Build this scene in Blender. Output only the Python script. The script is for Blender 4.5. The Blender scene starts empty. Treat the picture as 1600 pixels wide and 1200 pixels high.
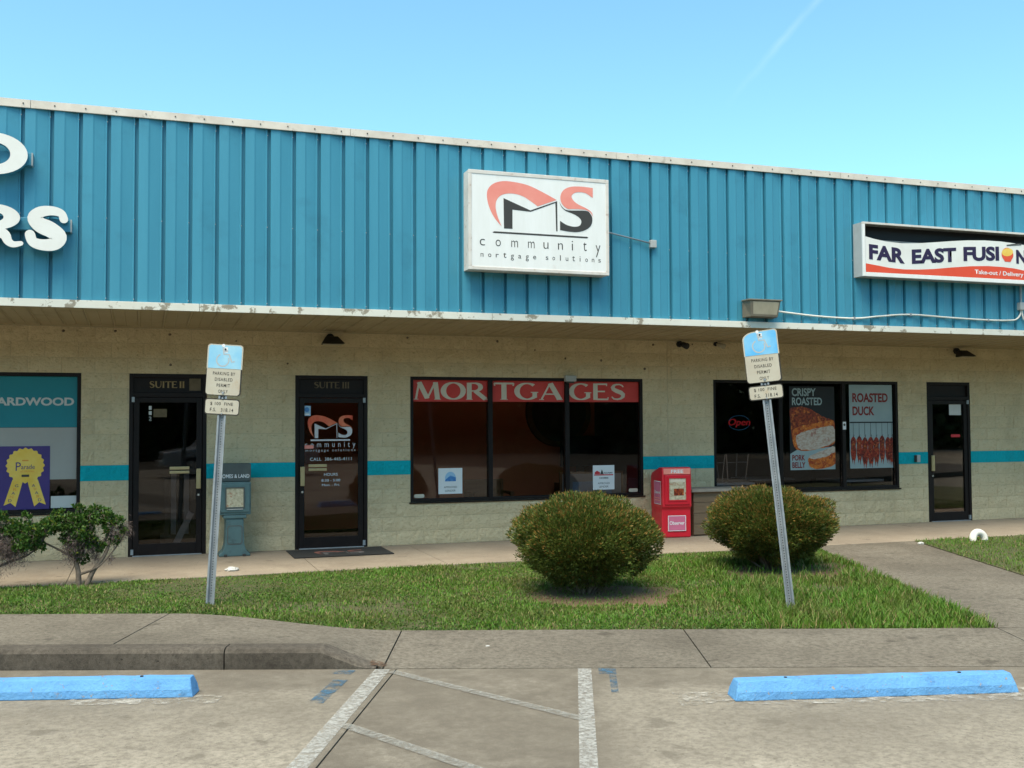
import bpy, bmesh, math, random
import numpy as np
from mathutils import Vector, Matrix, Quaternion
random.seed(7); rng = np.random.default_rng(7)
R = math.radians
scene = bpy.context.scene
C = scene.collection

# ------------------------------------------------------------------ camera
cam_d = bpy.data.cameras.new('camera'); cam = bpy.data.objects.new('camera', cam_d); C.objects.link(cam)
cam_d.sensor_width = 36.0; cam_d.lens = 36.88; cam_d.clip_start = 0.1; cam_d.clip_end = 2000
yaw, pitch, roll = R(19.3627), R(2.2156), R(-0.2839)
fwd = Vector((math.sin(yaw)*math.cos(pitch), math.cos(yaw)*math.cos(pitch), math.sin(pitch)))
rgt = Vector((math.cos(yaw), -math.sin(yaw), 0)); upv = rgt.cross(fwd)
r2 = rgt*math.cos(roll) + upv*math.sin(roll); u2 = upv*math.cos(roll) - rgt*math.sin(roll)
cam.matrix_world = Matrix.Translation((0, -14.8966, 1.7308)) @ Matrix((r2, u2, -fwd)).transposed().to_4x4()
scene.camera = cam

# ------------------------------------------------------------------ light
SUN_FROM = Vector((-0.62, -0.75, 0.0)).normalized()*math.cos(R(64)) + Vector((0, 0, math.sin(R(64))))
w = bpy.data.worlds.new('World'); scene.world = w; w.use_nodes = True
nt = w.node_tree; nt.nodes.clear()
out = nt.nodes.new('ShaderNodeOutputWorld'); bg = nt.nodes.new('ShaderNodeBackground'); sky = nt.nodes.new('ShaderNodeTexSky')
sky.sky_type = 'NISHITA'; sky.sun_disc = False; sky.sun_elevation = R(64)
sky.sun_rotation = math.atan2(SUN_FROM.x, SUN_FROM.y); sky.air_density = 1.0; sky.dust_density = 1.2; sky.ozone_density = 1.0
bg.inputs['Strength'].default_value = 0.0703
# thin high contrail drifting in the sky: a streak along a great circle, broken up by noise
tc = nt.nodes.new('ShaderNodeTexCoord')
def vmath(op, a, b):
    n = nt.nodes.new('ShaderNodeVectorMath'); n.operation = op
    for i, s in enumerate((a, b)):
        if s is None: continue
        if isinstance(s, (tuple, Vector)): n.inputs[i].default_value = s
        else: nt.links.new(s, n.inputs[i])
    return n
def smath(op, a, b=None, c=None):
    n = nt.nodes.new('ShaderNodeMath'); n.operation = op; n.use_clamp = False
    for i, s in enumerate((a, b, c)):
        if s is None: continue
        if isinstance(s, (int, float)): n.inputs[i].default_value = s
        else: nt.links.new(s, n.inputs[i])
    return n.outputs[0]
D1 = Vector((0.4721, 0.8443, 0.2534)).normalized(); D2 = Vector((0.5389, 0.7644, 0.3540)).normalized()
NRM = D1.cross(D2).normalized(); TAN = NRM.cross(D1).normalized()
nz = nt.nodes.new('ShaderNodeTexNoise'); nz.inputs['Scale'].default_value = 45; nz.inputs['Detail'].default_value = 6
nt.links.new(tc.outputs['Generated'], nz.inputs['Vector'])
across = vmath('DOT_PRODUCT', tc.outputs['Generated'], tuple(NRM)).outputs['Value']
along = vmath('DOT_PRODUCT', tc.outputs['Generated'], tuple(TAN)).outputs['Value']
wob = smath('MULTIPLY_ADD', nz.outputs['Fac'], 0.006, -0.003)
dist = smath('ABSOLUTE', smath('ADD', across, wob))
core = smath('SUBTRACT', 1.0, smath('MINIMUM', smath('DIVIDE', dist, 0.0045), 1.0))
nz2 = nt.nodes.new('ShaderNodeTexNoise'); nz2.inputs['Scale'].default_value = 17; nz2.inputs['Detail'].default_value = 3
nt.links.new(tc.outputs['Generated'], nz2.inputs['Vector'])
rng_n = nt.nodes.new('ShaderNodeMapRange'); rng_n.inputs[1].default_value = 0.045; rng_n.inputs[2].default_value = 0.085
nt.links.new(along, rng_n.inputs[0])
patch = nt.nodes.new('ShaderNodeMapRange'); patch.inputs[1].default_value = 0.25; patch.inputs[2].default_value = 0.65
nt.links.new(nz2.outputs['Fac'], patch.inputs[0])
front = smath('GREATER_THAN', vmath('DOT_PRODUCT', tc.outputs['Generated'], tuple(D1)).outputs['Value'], 0.9)
streak = smath('MULTIPLY', smath('MULTIPLY', core, patch.outputs[0]), smath('MULTIPLY', rng_n.outputs[0], front))
streak = smath('MULTIPLY', streak, 0.055)
tint = nt.nodes.new('ShaderNodeMix'); tint.data_type = 'RGBA'; tint.blend_type = 'MULTIPLY'; tint.inputs['Factor'].default_value = 1.0
nt.links.new(sky.outputs[0], tint.inputs[6]); tint.inputs[7].default_value = (0.75, 1.10, 1.01, 1)
cl = nt.nodes.new('ShaderNodeMix'); cl.data_type = 'RGBA'
nt.links.new(streak, cl.inputs['Factor']); nt.links.new(tint.outputs[2], cl.inputs[6]); cl.inputs[7].default_value = (8.5, 8.5, 8.2, 1)
nt.links.new(cl.outputs[2], bg.inputs['Color']); nt.links.new(bg.outputs[0], out.inputs['Surface'])

sun_d = bpy.data.lights.new('sun', 'SUN'); sun_d.energy = 1.5; sun_d.angle = R(42); sun_d.color = (1.0, 0.84, 0.64)
sun = bpy.data.objects.new('sun', sun_d); C.objects.link(sun); sun.location = (-10, -25, 25)
sun.rotation_euler = (-SUN_FROM).to_track_quat('-Z', 'Y').to_euler()
scene.view_settings.view_transform = 'Standard'; scene.view_settings.look = 'None'
scene.view_settings.exposure = 1.933; scene.view_settings.gamma = 1.0
scene.render.engine = 'CYCLES'

# ------------------------------------------------------------------ materials
def nodes_for(name):
    m = bpy.data.materials.new(name); m.use_nodes = True
    t = m.node_tree; b = t.nodes['Principled BSDF']
    return m, t, b
def noise(t, scale, detail=5, rough=0.6, vec=None, stretch=None):
    n = t.nodes.new('ShaderNodeTexNoise'); n.inputs['Scale'].default_value = scale
    n.inputs['Detail'].default_value = detail; n.inputs['Roughness'].default_value = rough
    g = vec
    if g is None:
        gn = t.nodes.new('ShaderNodeNewGeometry'); g = gn.outputs['Position']
    if stretch:
        mp = t.nodes.new('ShaderNodeVectorMath'); mp.operation = 'MULTIPLY'; mp.inputs[1].default_value = stretch
        t.links.new(g, mp.inputs[0]); g = mp.outputs[0]
    t.links.new(g, n.inputs['Vector'])
    return n.outputs['Fac']
def remap(t, sock, a, b, lo=0.0, hi=1.0):
    n = t.nodes.new('ShaderNodeMapRange'); n.inputs[1].default_value = a; n.inputs[2].default_value = b
    n.inputs[3].default_value = lo; n.inputs[4].default_value = hi
    t.links.new(sock, n.inputs[0]); return n.outputs[0]
def mixc(t, fac, a, b, mode='MIX'):
    n = t.nodes.new('ShaderNodeMix'); n.data_type = 'RGBA'; n.blend_type = mode
    if isinstance(fac, (int, float)): n.inputs['Factor'].default_value = fac
    else: t.links.new(fac, n.inputs['Factor'])
    for i, s in ((6, a), (7, b)):
        if isinstance(s, tuple): n.inputs[i].default_value = (*s, 1) if len(s) == 3 else s
        else: t.links.new(s, n.inputs[i])
    return n.outputs[2]
def bump(t, b, sock, strength, dist=0.01):
    n = t.nodes.new('ShaderNodeBump'); n.inputs['Strength'].default_value = strength; n.inputs['Distance'].default_value = dist
    t.links.new(sock, n.inputs['Height']); t.links.new(n.outputs[0], b.inputs['Normal'])
def M(name, col, col2=None, scale=6, rough=0.6, bmp=0, bscale=90, metal=0, spec=0.4, stain=None, coat=0, stretch=None, lo=0.35, hi=0.7):
    m, t, b = nodes_for(name)
    b.inputs['Roughness'].default_value = rough; b.inputs['Metallic'].default_value = metal
    b.inputs['Specular IOR Level'].default_value = spec; b.inputs['Coat Weight'].default_value = coat
    c = (*col, 1)
    if col2 is not None or stain:
        sock = mixc(t, remap(t, noise(t, scale, stretch=stretch), lo, hi), col, col2 or col)
        if stain:
            sc, ss, a, bb = stain
            sock = mixc(t, remap(t, noise(t, ss, 7, 0.65), a, bb), sock, sc)
        t.links.new(sock, b.inputs['Base Color'])
    else:
        b.inputs['Base Color'].default_value = c
    if bmp: bump(t, b, noise(t, bscale, 4), bmp)
    return m
def glass_mat(name, tint):
    m = bpy.data.materials.new(name); m.use_nodes = True; t = m.node_tree; t.nodes.clear()
    o = t.nodes.new('ShaderNodeOutputMaterial'); tr = t.nodes.new('ShaderNodeBsdfTransparent'); gl = t.nodes.new('ShaderNodeBsdfGlossy')
    fr = t.nodes.new('ShaderNodeFresnel'); fr.inputs[0].default_value = 1.45; mx = t.nodes.new('ShaderNodeMixShader')
    tr.inputs[0].default_value = (*tint, 1); gl.inputs['Roughness'].default_value = 0.02
    t.links.new(fr.outputs[0], mx.inputs[0]); t.links.new(tr.outputs[0], mx.inputs[1]); t.links.new(gl.outputs[0], mx.inputs[2])
    t.links.new(mx.outputs[0], o.inputs['Surface']); return m
def worn_paint(name, col, lo, hi, scale=14, stretch=None):
    m, t, b = nodes_for(name)
    b.inputs['Base Color'].default_value = (*col, 1); b.inputs['Roughness'].default_value = 0.8
    o = t.nodes['Material Output']; tr = t.nodes.new('ShaderNodeBsdfTransparent'); mx = t.nodes.new('ShaderNodeMixShader')
    f = remap(t, noise(t, scale, 8, 0.75, stretch=stretch), lo, hi)
    t.links.new(f, mx.inputs[0]); t.links.new(tr.outputs[0], mx.inputs[1]); t.links.new(b.outputs[0], mx.inputs[2])
    t.links.new(mx.outputs[0], o.inputs['Surface']); return m
def emit(name, col, s):
    m, t, b = nodes_for(name); b.inputs['Base Color'].default_value = (*col, 1)
    b.inputs['Emission Color'].default_value = (*col, 1); b.inputs['Emission Strength'].default_value = s; return m

def concrete(name, a, b_, dark, stains=0.6, speck=1.0, grime=False):
    m, t, b = nodes_for(name); b.inputs['Roughness'].default_value = 0.92; b.inputs['Specular IOR Level'].default_value = 0.2
    c = mixc(t, remap(t, noise(t, 0.9, 6, 0.6), 0.35, 0.65), a, b_)
    c = mixc(t, remap(t, noise(t, 2.3, 9, 0.7), 0.5, 0.78, 0, stains), c, dark)
    c = mixc(t, remap(t, noise(t, 160, 3, 0.7), 0.35, 0.7, 0, 0.45*speck), c, tuple(x*1.45 for x in a))
    c = mixc(t, remap(t, noise(t, 75, 4, 0.8), 0.55, 0.72, 0, 0.55*speck), c, tuple(x*0.55 for x in dark))
    c = mixc(t, remap(t, noise(t, 22, 8, 0.75), 0.42, 0.62, 0, 0.45*speck), c, tuple(x*.8 for x in dark))
    c = mixc(t, remap(t, noise(t, 7, 8, 0.7), 0.55, 0.70, 0, 0.35), c, tuple(x*1.15 for x in a))
    c = mixc(t, remap(t, noise(t, 3.6, 4, 0.55), 0.64, 0.70, 0, 0.55), c, tuple(x*.7 for x in dark))
    c = mixc(t, remap(t, noise(t, 0.55, 4, 0.6), 0.45, 0.62, 0, 0.4), c, dark)
    c = mixc(t, remap(t, noise(t, 55, 2, 0.5), 0.70, 0.73, 0, 0.8), c, tuple(x*.25 for x in dark))
    if grime:       # tyre grime: the aisle and the strip along the walk never get driven clean
        gn = t.nodes.new('ShaderNodeNewGeometry'); an = R(19.6)
        def dot(vec):
            d = t.nodes.new('ShaderNodeVectorMath'); d.operation = 'DOT_PRODUCT'; t.links.new(gn.outputs['Position'], d.inputs[0]); d.inputs[1].default_value = vec; return d.outputs['Value']
        def ma(s, k, o):
            d = t.nodes.new('ShaderNodeMath'); d.operation = 'MULTIPLY_ADD'; t.links.new(s, d.inputs[0]); d.inputs[1].default_value = k
            if isinstance(o, float): d.inputs[2].default_value = o
            else: t.links.new(o, d.inputs[2])
            return d.outputs[0]
        def mx(s, q, op='MAXIMUM'):
            d = t.nodes.new('ShaderNodeMath'); d.operation = op; t.links.new(s, d.inputs[0]); t.links.new(q, d.inputs[1]); return d.outputs[0]
        u = dot((math.cos(an), -math.sin(an), 0)); v = dot((math.sin(an), math.cos(an), 0)); wob = noise(t, 1.7, 6, 0.65)
        near = remap(t, ma(wob, 0.9, v), -6.65, -6.1)
        us_ = ma(v, -.066, u)                       # follow the slanted bay lines
        aisle = mx(remap(t, ma(wob, 0.25, us_), 4.35, 4.60), remap(t, ma(wob, 0.25, us_), 6.05, 6.45, 1, 0), 'MULTIPLY')
        tyre = remap(t, ma(wob, 1.0, v), -7.9, -6.9, 0, .55)
        g_ = mx(mx(near, aisle), tyre)
        g_ = mx(g_, remap(t, noise(t, 5, 7, .7), .25, .6, .45, 1.0), 'MULTIPLY')
        c = mixc(t, g_, c, tuple(x*.95 for x in dark))
        c = mixc(t, remap(t, noise(t, 190, 3, 0.75), 0.56, 0.72, 0, 0.6), c, tuple(x*1.2 for x in a))
    t.links.new(c, b.inputs['Base Color'])
    bump(t, b, noise(t, 110, 6, 0.75), 0.9, 0.006)
    return m

MAT = {}
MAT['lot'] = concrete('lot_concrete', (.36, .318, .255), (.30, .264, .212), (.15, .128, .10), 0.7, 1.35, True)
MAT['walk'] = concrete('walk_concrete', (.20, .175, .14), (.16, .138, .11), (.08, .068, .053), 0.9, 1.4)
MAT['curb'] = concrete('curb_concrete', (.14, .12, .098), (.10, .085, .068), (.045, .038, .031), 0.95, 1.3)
MAT['bwalk'] = concrete('porch_concrete', (.34, .285, .22), (.29, .24, .185), (.19, .155, .12), 0.6, 0.5)
MAT['joint'] = M('joint_dirt', (.05, .045, .035), (.08, .07, .05), 30, 1.0)
MAT['ground'] = M('ground_soil', (.12, .11, .08), (.2, .18, .13), 0.3, 1.0)
MAT['white_line'] = worn_paint('worn_white_paint', (.42, .41, .38), .33, .66, 22)
MAT['faint_line'] = worn_paint('faint_white_paint', (.33, .32, .29), .33, .78, 30)
MAT['blue_line'] = worn_paint('worn_blue_paint', (.05, .12, .19), .42, .62, 9)
MAT['pale_cement'] = worn_paint('pale_cement_smear', (.40, .365, .31), .46, .66, 9)
MAT['rust_stain'] = worn_paint('leaf_litter', (.10, .055, .03), .42, .58, 24)
MAT['mortar'] = M('mortar', (.56, .46, .31), (.50, .41, .27), 12, .95, .4, 60)
# split-face block, painted cream
def block_mat(name, a, b_, dark, s=1.0):
    m, t, b = nodes_for(name); b.inputs['Roughness'].default_value = 0.85; b.inputs['Specular IOR Level'].default_value = 0.2
    oi = t.nodes.new('ShaderNodeObjectInfo')
    c = mixc(t, remap(t, noise(t, 3.0, 6), 0.35, 0.65), a, b_)
    c = mixc(t, remap(t, noise(t, 20, 9, 0.75, stretch=(1, 1, 1.8)), 0.54, 0.70, 0, 0.75*s), c, dark)
    c = mixc(t, remap(t, noise(t, 1.1, 5, 0.7), 0.52, 0.8, 0, 0.5*s), c, dark)
    hs = t.nodes.new('ShaderNodeHueSaturation'); t.links.new(c, hs.inputs['Color'])
    t.links.new(remap(t, oi.outputs['Random'], 0, 1, 0.965, 1.03), hs.inputs['Value'])
    t.links.new(hs.outputs[0], b.inputs['Base Color'])
    bump(t, b, noise(t, 24, 10, 0.72), 1.0, 0.032)
    return m
MAT['block'] = block_mat('cream_split_face_block', (.68, .555, .36), (.63, .51, .325), (.34, .265, .155), 1.2)
MAT['block_teal'] = block_mat('turquoise_painted_block', (.003, .42, .50), (.003, .39, .47), (.003, .30, .37), .4)
MAT['panel'] = M('teal_steel_panel', (.048, .245, .36), (.058, .275, .395), 1.2, .42, .05, 3, 0, .45, stain=((.040, .19, .28), 2.2, .55, .85), stretch=(3, 3, .35))
MAT['cap'] = M('parapet_cap', (.66, .60, .53), (.52, .46, .40), 3, .55, stain=((.30, .25, .2), 9, .58, .8))
MAT['trim'] = M('drip_trim', (.72, .70, .63), (.66, .63, .55), 3, .5, stain=((.30, .26, .20), 5.5, .56, .60))
MAT['soffit'] = M('soffit_metal', (.40, .325, .20), (.36, .29, .175), 2, .6, stain=((.27, .21, .12), 2.5, .55, .8))
MAT['bronze'] = M('dark_bronze_frame', (.009, .006, .006), (.014, .009, .008), 8, .5, spec=.22)
MAT['glass'] = glass_mat('tinted_glass', (.84, .78, .77)); MAT['clear'] = glass_mat('clear_plastic', (.85, .85, .8))
MAT['roof'] = M('roof_membrane', (.45, .44, .42), (.4, .39, .37), 1, .8)
MAT['white'] = M('white_enamel', (.78, .77, .74), (.72, .70, .66), 4, .4)
MAT['signwhite'] = M('sign_face_white', (.82, .81, .80), (.77, .76, .74), 3, .3, stain=((.68, .60, .55), 5, .62, .85), stretch=(4, 1, .6))
MAT['signframe'] = M('sign_frame', (.70, .66, .62), (.60, .54, .49), 6, .45, stain=((.40, .25, .2), 12, .6, .75))
MAT['grey'] = M('grey_metal', (.42, .43, .43), (.36, .37, .37), 5, .5)
MAT['galv'] = M('galvanised_steel', (.34, .37, .40), (.25, .28, .31), 12, .5, metal=.35, spec=.5)
MAT['black'] = M('black_print', (.012, .012, .014)); MAT['charcoal'] = M('charcoal_print', (.045, .042, .04))
MAT['salmon'] = M('faded_red_print', (.80, .25, .20), (.84, .32, .26), 3, .4)
MAT['orange'] = M('orange_vinyl', (.62, .08, .035), (.72, .24, .12), 3.5, .4)
MAT['silver'] = M('silver_vinyl', (.52, .50, .52), (.62, .60, .62), 5, .4)
MAT['gold'] = M('gold_letter', (.30, .20, .08), (.24, .16, .06), 9, .4); MAT['dimgold'] = M('dim_gold_letter', (.10, .07, .03), (.15, .10, .05), 12, .5)
MAT['brass'] = M('brass', (.58, .45, .25), (.50, .38, .20), 9, .35, metal=.5)
MAT['redvinyl'] = M('red_window_vinyl', (.52, .032, .025), (.56, .05, .038), 3, .45)
MAT['letter_beige'] = M('beige_vinyl', (.62, .55, .45), (.56, .49, .40), 6, .5)
MAT['tealvinyl'] = M('teal_window_vinyl', (.006, .185, .23), (.008, .21, .26), 2, .35)
MAT['greyvinyl'] = M('grey_blind', (.33, .32, .30), (.36, .35, .33), 2, .6)
MAT['litter'] = M('grubby_paper', (.60, .59, .57), (.5, .49, .46), 30, .8); MAT['paper'] = M('paper', (.74, .74, .75), (.70, .70, .72), 6, .7); MAT['paperdim'] = M('paper_dim', (.5, .5, .49), (.55, .55, .54), 6, .7)
MAT['navy'] = M('dark_navy_print', (.022, .012, .055)); MAT['chip'] = worn_paint('chipped_concrete', (.33, .30, .26), .61, .64, 24); MAT['purple'] = M('purple_print', (.055, .035, .17), (.065, .04, .19), 3, .4)
MAT['yellow'] = M('gold_print', (.80, .50, .07), (.85, .60, .14), 5, .4); MAT['orangep'] = M('orange_print', (.75, .30, .05))
MAT['blueprint'] = M('blue_print', (.04, .16, .45), (.10, .30, .6), 25, .5); MAT['skyprint'] = M('sky_print', (.32, .52, .72))
MAT['redprint'] = M('red_print', (.55, .03, .04)); MAT['dkred'] = M('dark_red_print', (.20, .018, .015))
MAT['fered'] = M('vermilion_print', (.72, .075, .03), (.75, .09, .04), 3, .35)
MAT['newsred'] = M('red_plastic', (.62, .012, .03), (.55, .010, .025), 5, .38, spec=.5, stain=((.40, .012, .02), 6, .6, .8))
MAT['pink'] = M('pink_label', (.60, .16, .27), (.55, .13, .23), 6, .5)
MAT['newsgreen'] = M('grey_green_plastic', (.085, .155, .165), (.07, .13, .14), 6, .5, stain=((.05, .085, .09), 7, .55, .75))
MAT['newsdark'] = M('dark_header', (.085, .10, .095), (.07, .08, .08), 8, .5)
MAT['newsprint'] = M('newsprint', (.55, .50, .36), (.30, .26, .18), 28, .7, stain=((.36, .12, .07), 14, .56, .66))
MAT['stopblue'] = M('blue_painted_concrete', (.10, .28, .56), (.13, .34, .62), 5, .85, .9, 45, stain=((.05, .13, .27), 8, .57, .80))
MAT['rubber'] = M('black_rubber', (.02, .02, .02), (.03, .03, .03), 40, .9, .4, 120)
MAT['bark'] = M('bark', (.20, .155, .12), (.11, .085, .065), 22, .9, .6, 70)
MAT['moss'] = M('grey_moss', (.17, .14, .125), (.11, .09, .08), 12, .95)
MAT['pvc'] = M('white_pvc', (.75, .73, .68), (.66, .63, .57), 7, .45, stain=((.40, .35, .27), 11, .6, .8))
MAT['bench'] = M('brown_painted_wood', (.17, .12, .075), (.13, .09, .055), 7, .7, stretch=(1, 1, 6)); MAT['benchtop'] = M('grey_weathered_top', (.26, .24, .21), (.2, .18, .16), 8, .8)
MAT['lampglass'] = M('prismatic_lens', (.40, .35, .26), (.34, .30, .22), 9, .3); MAT['lampbody'] = M('bronze_lamp_body', (.20, .17, .125), (.14, .12, .09), 8, .5)
MAT['dark_lamp'] = M('black_lamp_body', (.012, .012, .013), (.02, .02, .02), 9, .5)
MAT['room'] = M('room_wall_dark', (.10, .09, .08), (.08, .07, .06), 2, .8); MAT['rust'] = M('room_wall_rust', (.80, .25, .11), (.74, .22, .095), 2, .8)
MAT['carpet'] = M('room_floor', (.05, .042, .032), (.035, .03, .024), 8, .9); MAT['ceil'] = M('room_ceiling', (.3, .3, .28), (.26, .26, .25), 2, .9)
MAT['wood'] = M('interior_wood', (.24, .12, .05), (.17, .085, .035), 5, .5, stretch=(1, 1, 7)); MAT['chrome'] = M('chrome_tube', (.6, .6, .58), (.5, .5, .48), 5, .25, metal=.6)
MAT['signbeige'] = M('faded_sign_sheet', (.50, .46, .375), (.45, .40, .32), 5, .45, stain=((.45, .34, .22), 6, .58, .8))
MAT['signblue'] = M('faded_blue_sheet', (.24, .52, .72), (.38, .62, .74), 5, .4)
MAT['signblue_deep'] = M('blue_sheet', (.10, .42, .76), (.28, .55, .74), 4.5, .4)
MAT['signink'] = M('grey_sign_ink', (.03, .026, .022)); MAT['faintink'] = M('faint_grey_ink', (.42, .45, .47))
MAT['crust'] = M('roast_crust', (.30, .045, .013), (.10, .014, .007), 24, .4, stain=((.52, .14, .025), 17, .52, .62), lo=.42, hi=.58)
MAT['crust_hot'] = M('orange_crust', (.58, .15, .02), (.30, .04, .010), 16, .4, stain=((.7, .34, .09), 26, .56, .66), lo=.42, hi=.6)
MAT['meat'] = M('pale_meat', (.44, .32, .25), (.54, .45, .38), 18, .5, stain=((.36, .15, .11), 13, .54, .66), stretch=(1, 1, 2.2), lo=.42, hi=.58)
MAT['duck'] = M('roast_duck', (.30, .025, .010), (.09, .008, .005), 20, .4, stain=((.5, .12, .04), 24, .54, .64), lo=.42, hi=.58); MAT['duckbg'] = M('pale_poster_ground', (.27, .34, .35), (.31, .38, .39), 3, .5)
MAT['neonred'] = emit('neon_red', (.5, .02, .03), .066); MAT['neonblue'] = emit('neon_blue', (.03, .16, .3), .038)

# ------------------------------------------------------------------ geometry helpers
def root_of(o):
    while o.parent: o = o.parent
    return o
class MB:
    def __init__(s): s.v = []; s.f = []
    def add(s, vs, fs):
        n = len(s.v); s.v += [tuple(p) for p in vs]; s.f += [tuple(i+n for i in f) for f in fs]; return s
    def box(s, x0, x1, y0, y1, z0, z1):
        v = [(x, y, z) for z in (z0, z1) for y in (y0, y1) for x in (x0, x1)]
        return s.add(v, [(0, 2, 3, 1), (4, 5, 7, 6), (0, 1, 5, 4), (2, 6, 7, 3), (0, 4, 6, 2), (1, 3, 7, 5)])
    def poly(s, pts, y):                       # flat polygon in x,z facing -y
        a = sum(pts[i-1][0]*pts[i][1] - pts[i][0]*pts[i-1][1] for i in range(len(pts)))
        if a < 0: pts = pts[::-1]
        return s.add([(p[0], y, p[1]) for p in pts], [tuple(range(len(pts)))])
    def rect(s, x0, x1, z0, z1, y): return s.poly([(x0, z0), (x1, z0), (x1, z1), (x0, z1)], y)
    def prism(s, pts, y0, y1):                 # x,z outline extruded from y0 (front) to y1 (back)
        a = sum(pts[i-1][0]*pts[i][1] - pts[i][0]*pts[i-1][1] for i in range(len(pts)))
        if a < 0: pts = pts[::-1]
        n = len(pts); v = [(p[0], y0, p[1]) for p in pts] + [(p[0], y1, p[1]) for p in pts]
        return s.add(v, [tuple(range(n)), tuple(range(2*n-1, n-1, -1))] + [(i, i+n, (i+1) % n+n, (i+1) % n) for i in range(n)])
    def slab(s, pts, z0, ztop):                # x,y outline (ccw) with per-vertex top heights
        n = len(pts); v = [(p[0], p[1], z0) for p in pts] + [(p[0], p[1], z) for p, z in zip(pts, ztop)]
        return s.add(v, [tuple(range(n-1, -1, -1)), tuple(range(n, 2*n))] + [(i, (i+1) % n, (i+1) % n+n, i+n) for i in range(n)])
    def tube(s, pts, r, n=8, caps=True):
        pts = [Vector(p) for p in pts]; rs = r if isinstance(r, (list, tuple)) else [r]*len(pts)
        base = len(s.v); up = Vector((0, 0, 1))
        for i, p in enumerate(pts):
            d = (pts[min(i+1, len(pts)-1)] - pts[max(i-1, 0)]).normalized()
            a = d.cross(up)
            if a.length < 1e-3: a = d.cross(Vector((1, 0, 0)))
            a.normalize(); b = d.cross(a)
            for k in range(n):
                t = 2*math.pi*k/n; q = p + (a*math.cos(t) + b*math.sin(t))*rs[i]; s.v.append(tuple(q))
        for i in range(len(pts)-1):
            for k in range(n):
                s.f.append((base+i*n+k, base+(i+1)*n+k, base+(i+1)*n+(k+1) % n, base+i*n+(k+1) % n))
        if caps:
            s.f.append(tuple(base+k for k in range(n))); s.f.append(tuple(base+(len(pts)-1)*n+k for k in range(n-1, -1, -1)))
        return s
    def build(s, name, mat, parent=None, bev=0, smooth=False, local=False, seg=2):
        me = bpy.data.meshes.new(name)
        off = Vector((0, 0, 0))
        if parent and not local: off = root_of(parent).location
        me.from_pydata([(v[0]-off[0], v[1]-off[1], v[2]-off[2]) for v in s.v], [], s.f); me.update()
        if smooth: me.polygons.foreach_set('use_smooth', [True]*len(me.polygons))
        return obj(name, me, mat, parent, bev, seg)
def obj(name, me, mat, parent=None, bev=0, seg=2):
    o = bpy.data.objects.new(name, me); C.objects.link(o)
    if mat: me.materials.clear(); me.materials.append(MAT[mat] if isinstance(mat, str) else mat)
    if parent: o.parent = parent
    if bev:
        b = o.modifiers.new('bevel', 'BEVEL'); b.width = bev; b.segments = seg; b.limit_method = 'ANGLE'; b.angle_limit = R(35)
    return o
def tag(o, label=None, cat=None, group=None, kind=None):
    if label: o['label'] = label
    if cat: o['category'] = cat
    if group: o['group'] = group
    if kind: o['kind'] = kind
    return o
def thing(name, label, cat, loc=(0, 0, 0), rot=(0, 0, 0), group=None):
    o = bpy.data.objects.new(name, None); C.objects.link(o); o.empty_display_size = .2
    o.location = loc; o.rotation_euler = rot
    return tag(o, label, cat, group)
def text_mesh(body, bold=0.0, spacing=1.0, extrude=0.0, bevel=0.0, shear=0.0):
    cu = bpy.data.curves.new('lettering', 'FONT'); cu.body = body; cu.offset = bold; cu.space_character = spacing
    cu.resolution_u = 4; cu.extrude = extrude; cu.bevel_depth = bevel; cu.shear = shear
    o = bpy.data.objects.new('lettering', cu); C.objects.link(o)
    dg = bpy.context.evaluated_depsgraph_get(); me = bpy.data.meshes.new_from_object(o.evaluated_get(dg))
    bpy.data.objects.remove(o); bpy.data.curves.remove(cu)
    co = np.empty(len(me.vertices)*3); me.vertices.foreach_get('co', co); return me, co.reshape(-1, 3)
def text(body, x0, x1, z0, z1, y, mat, parent, name='lettering', bold=0.0, spacing=1.0, local=False, skew=0.0, shear=0.0, depth=None, label=None):
    me, co = text_mesh(body, bold, spacing, 0.0 if depth is None else .1, 0, shear)
    lo, hi = co.min(0), co.max(0); sp = hi-lo; sp[sp == 0] = 1
    n = (co-lo)/sp; out_ = np.empty_like(co)
    out_[:, 0] = x0+n[:, 0]*(x1-x0); out_[:, 2] = z0+n[:, 1]*(z1-z0)+skew*n[:, 0]; out_[:, 1] = y if depth is None else y-n[:, 2]*depth
    if parent and not local: out_ -= np.array(root_of(parent).location)
    me.vertices.foreach_set('co', out_.ravel()); me.update()
    o = obj(name, me, mat, parent)
    if label: o['label'] = label
    return o
def stroke(pts, ws):
    q = []; n = len(pts)
    if not isinstance(ws, (list, tuple)): ws = [ws]*n
    L_, R_ = [], []
    for i in range(n):
        a, b = pts[max(i-1, 0)], pts[min(i+1, n-1)]; dx, dz = b[0]-a[0], b[1]-a[1]; l = math.hypot(dx, dz) or 1
        nx, nz_ = -dz/l*ws[i]/2, dx/l*ws[i]/2; L_.append((pts[i][0]+nx, pts[i][1]+nz_)); R_.append((pts[i][0]-nx, pts[i][1]-nz_))
    return [[L_[i], R_[i], R_[i+1], L_[i+1]] for i in range(n-1)]
def arc(cx, cz, rx, rz, a0, a1, n=22): return [(cx+rx*math.cos(R(a0+(a1-a0)*i/n)), cz+rz*math.sin(R(a0+(a1-a0)*i/n))) for i in range(n+1)]
def aw(a0, a1, thin, thick, n=22): return [thin+(thick-thin)*abs(math.cos(R(a0+(a1-a0)*i/n)))**1.3 for i in range(n+1)]
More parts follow.
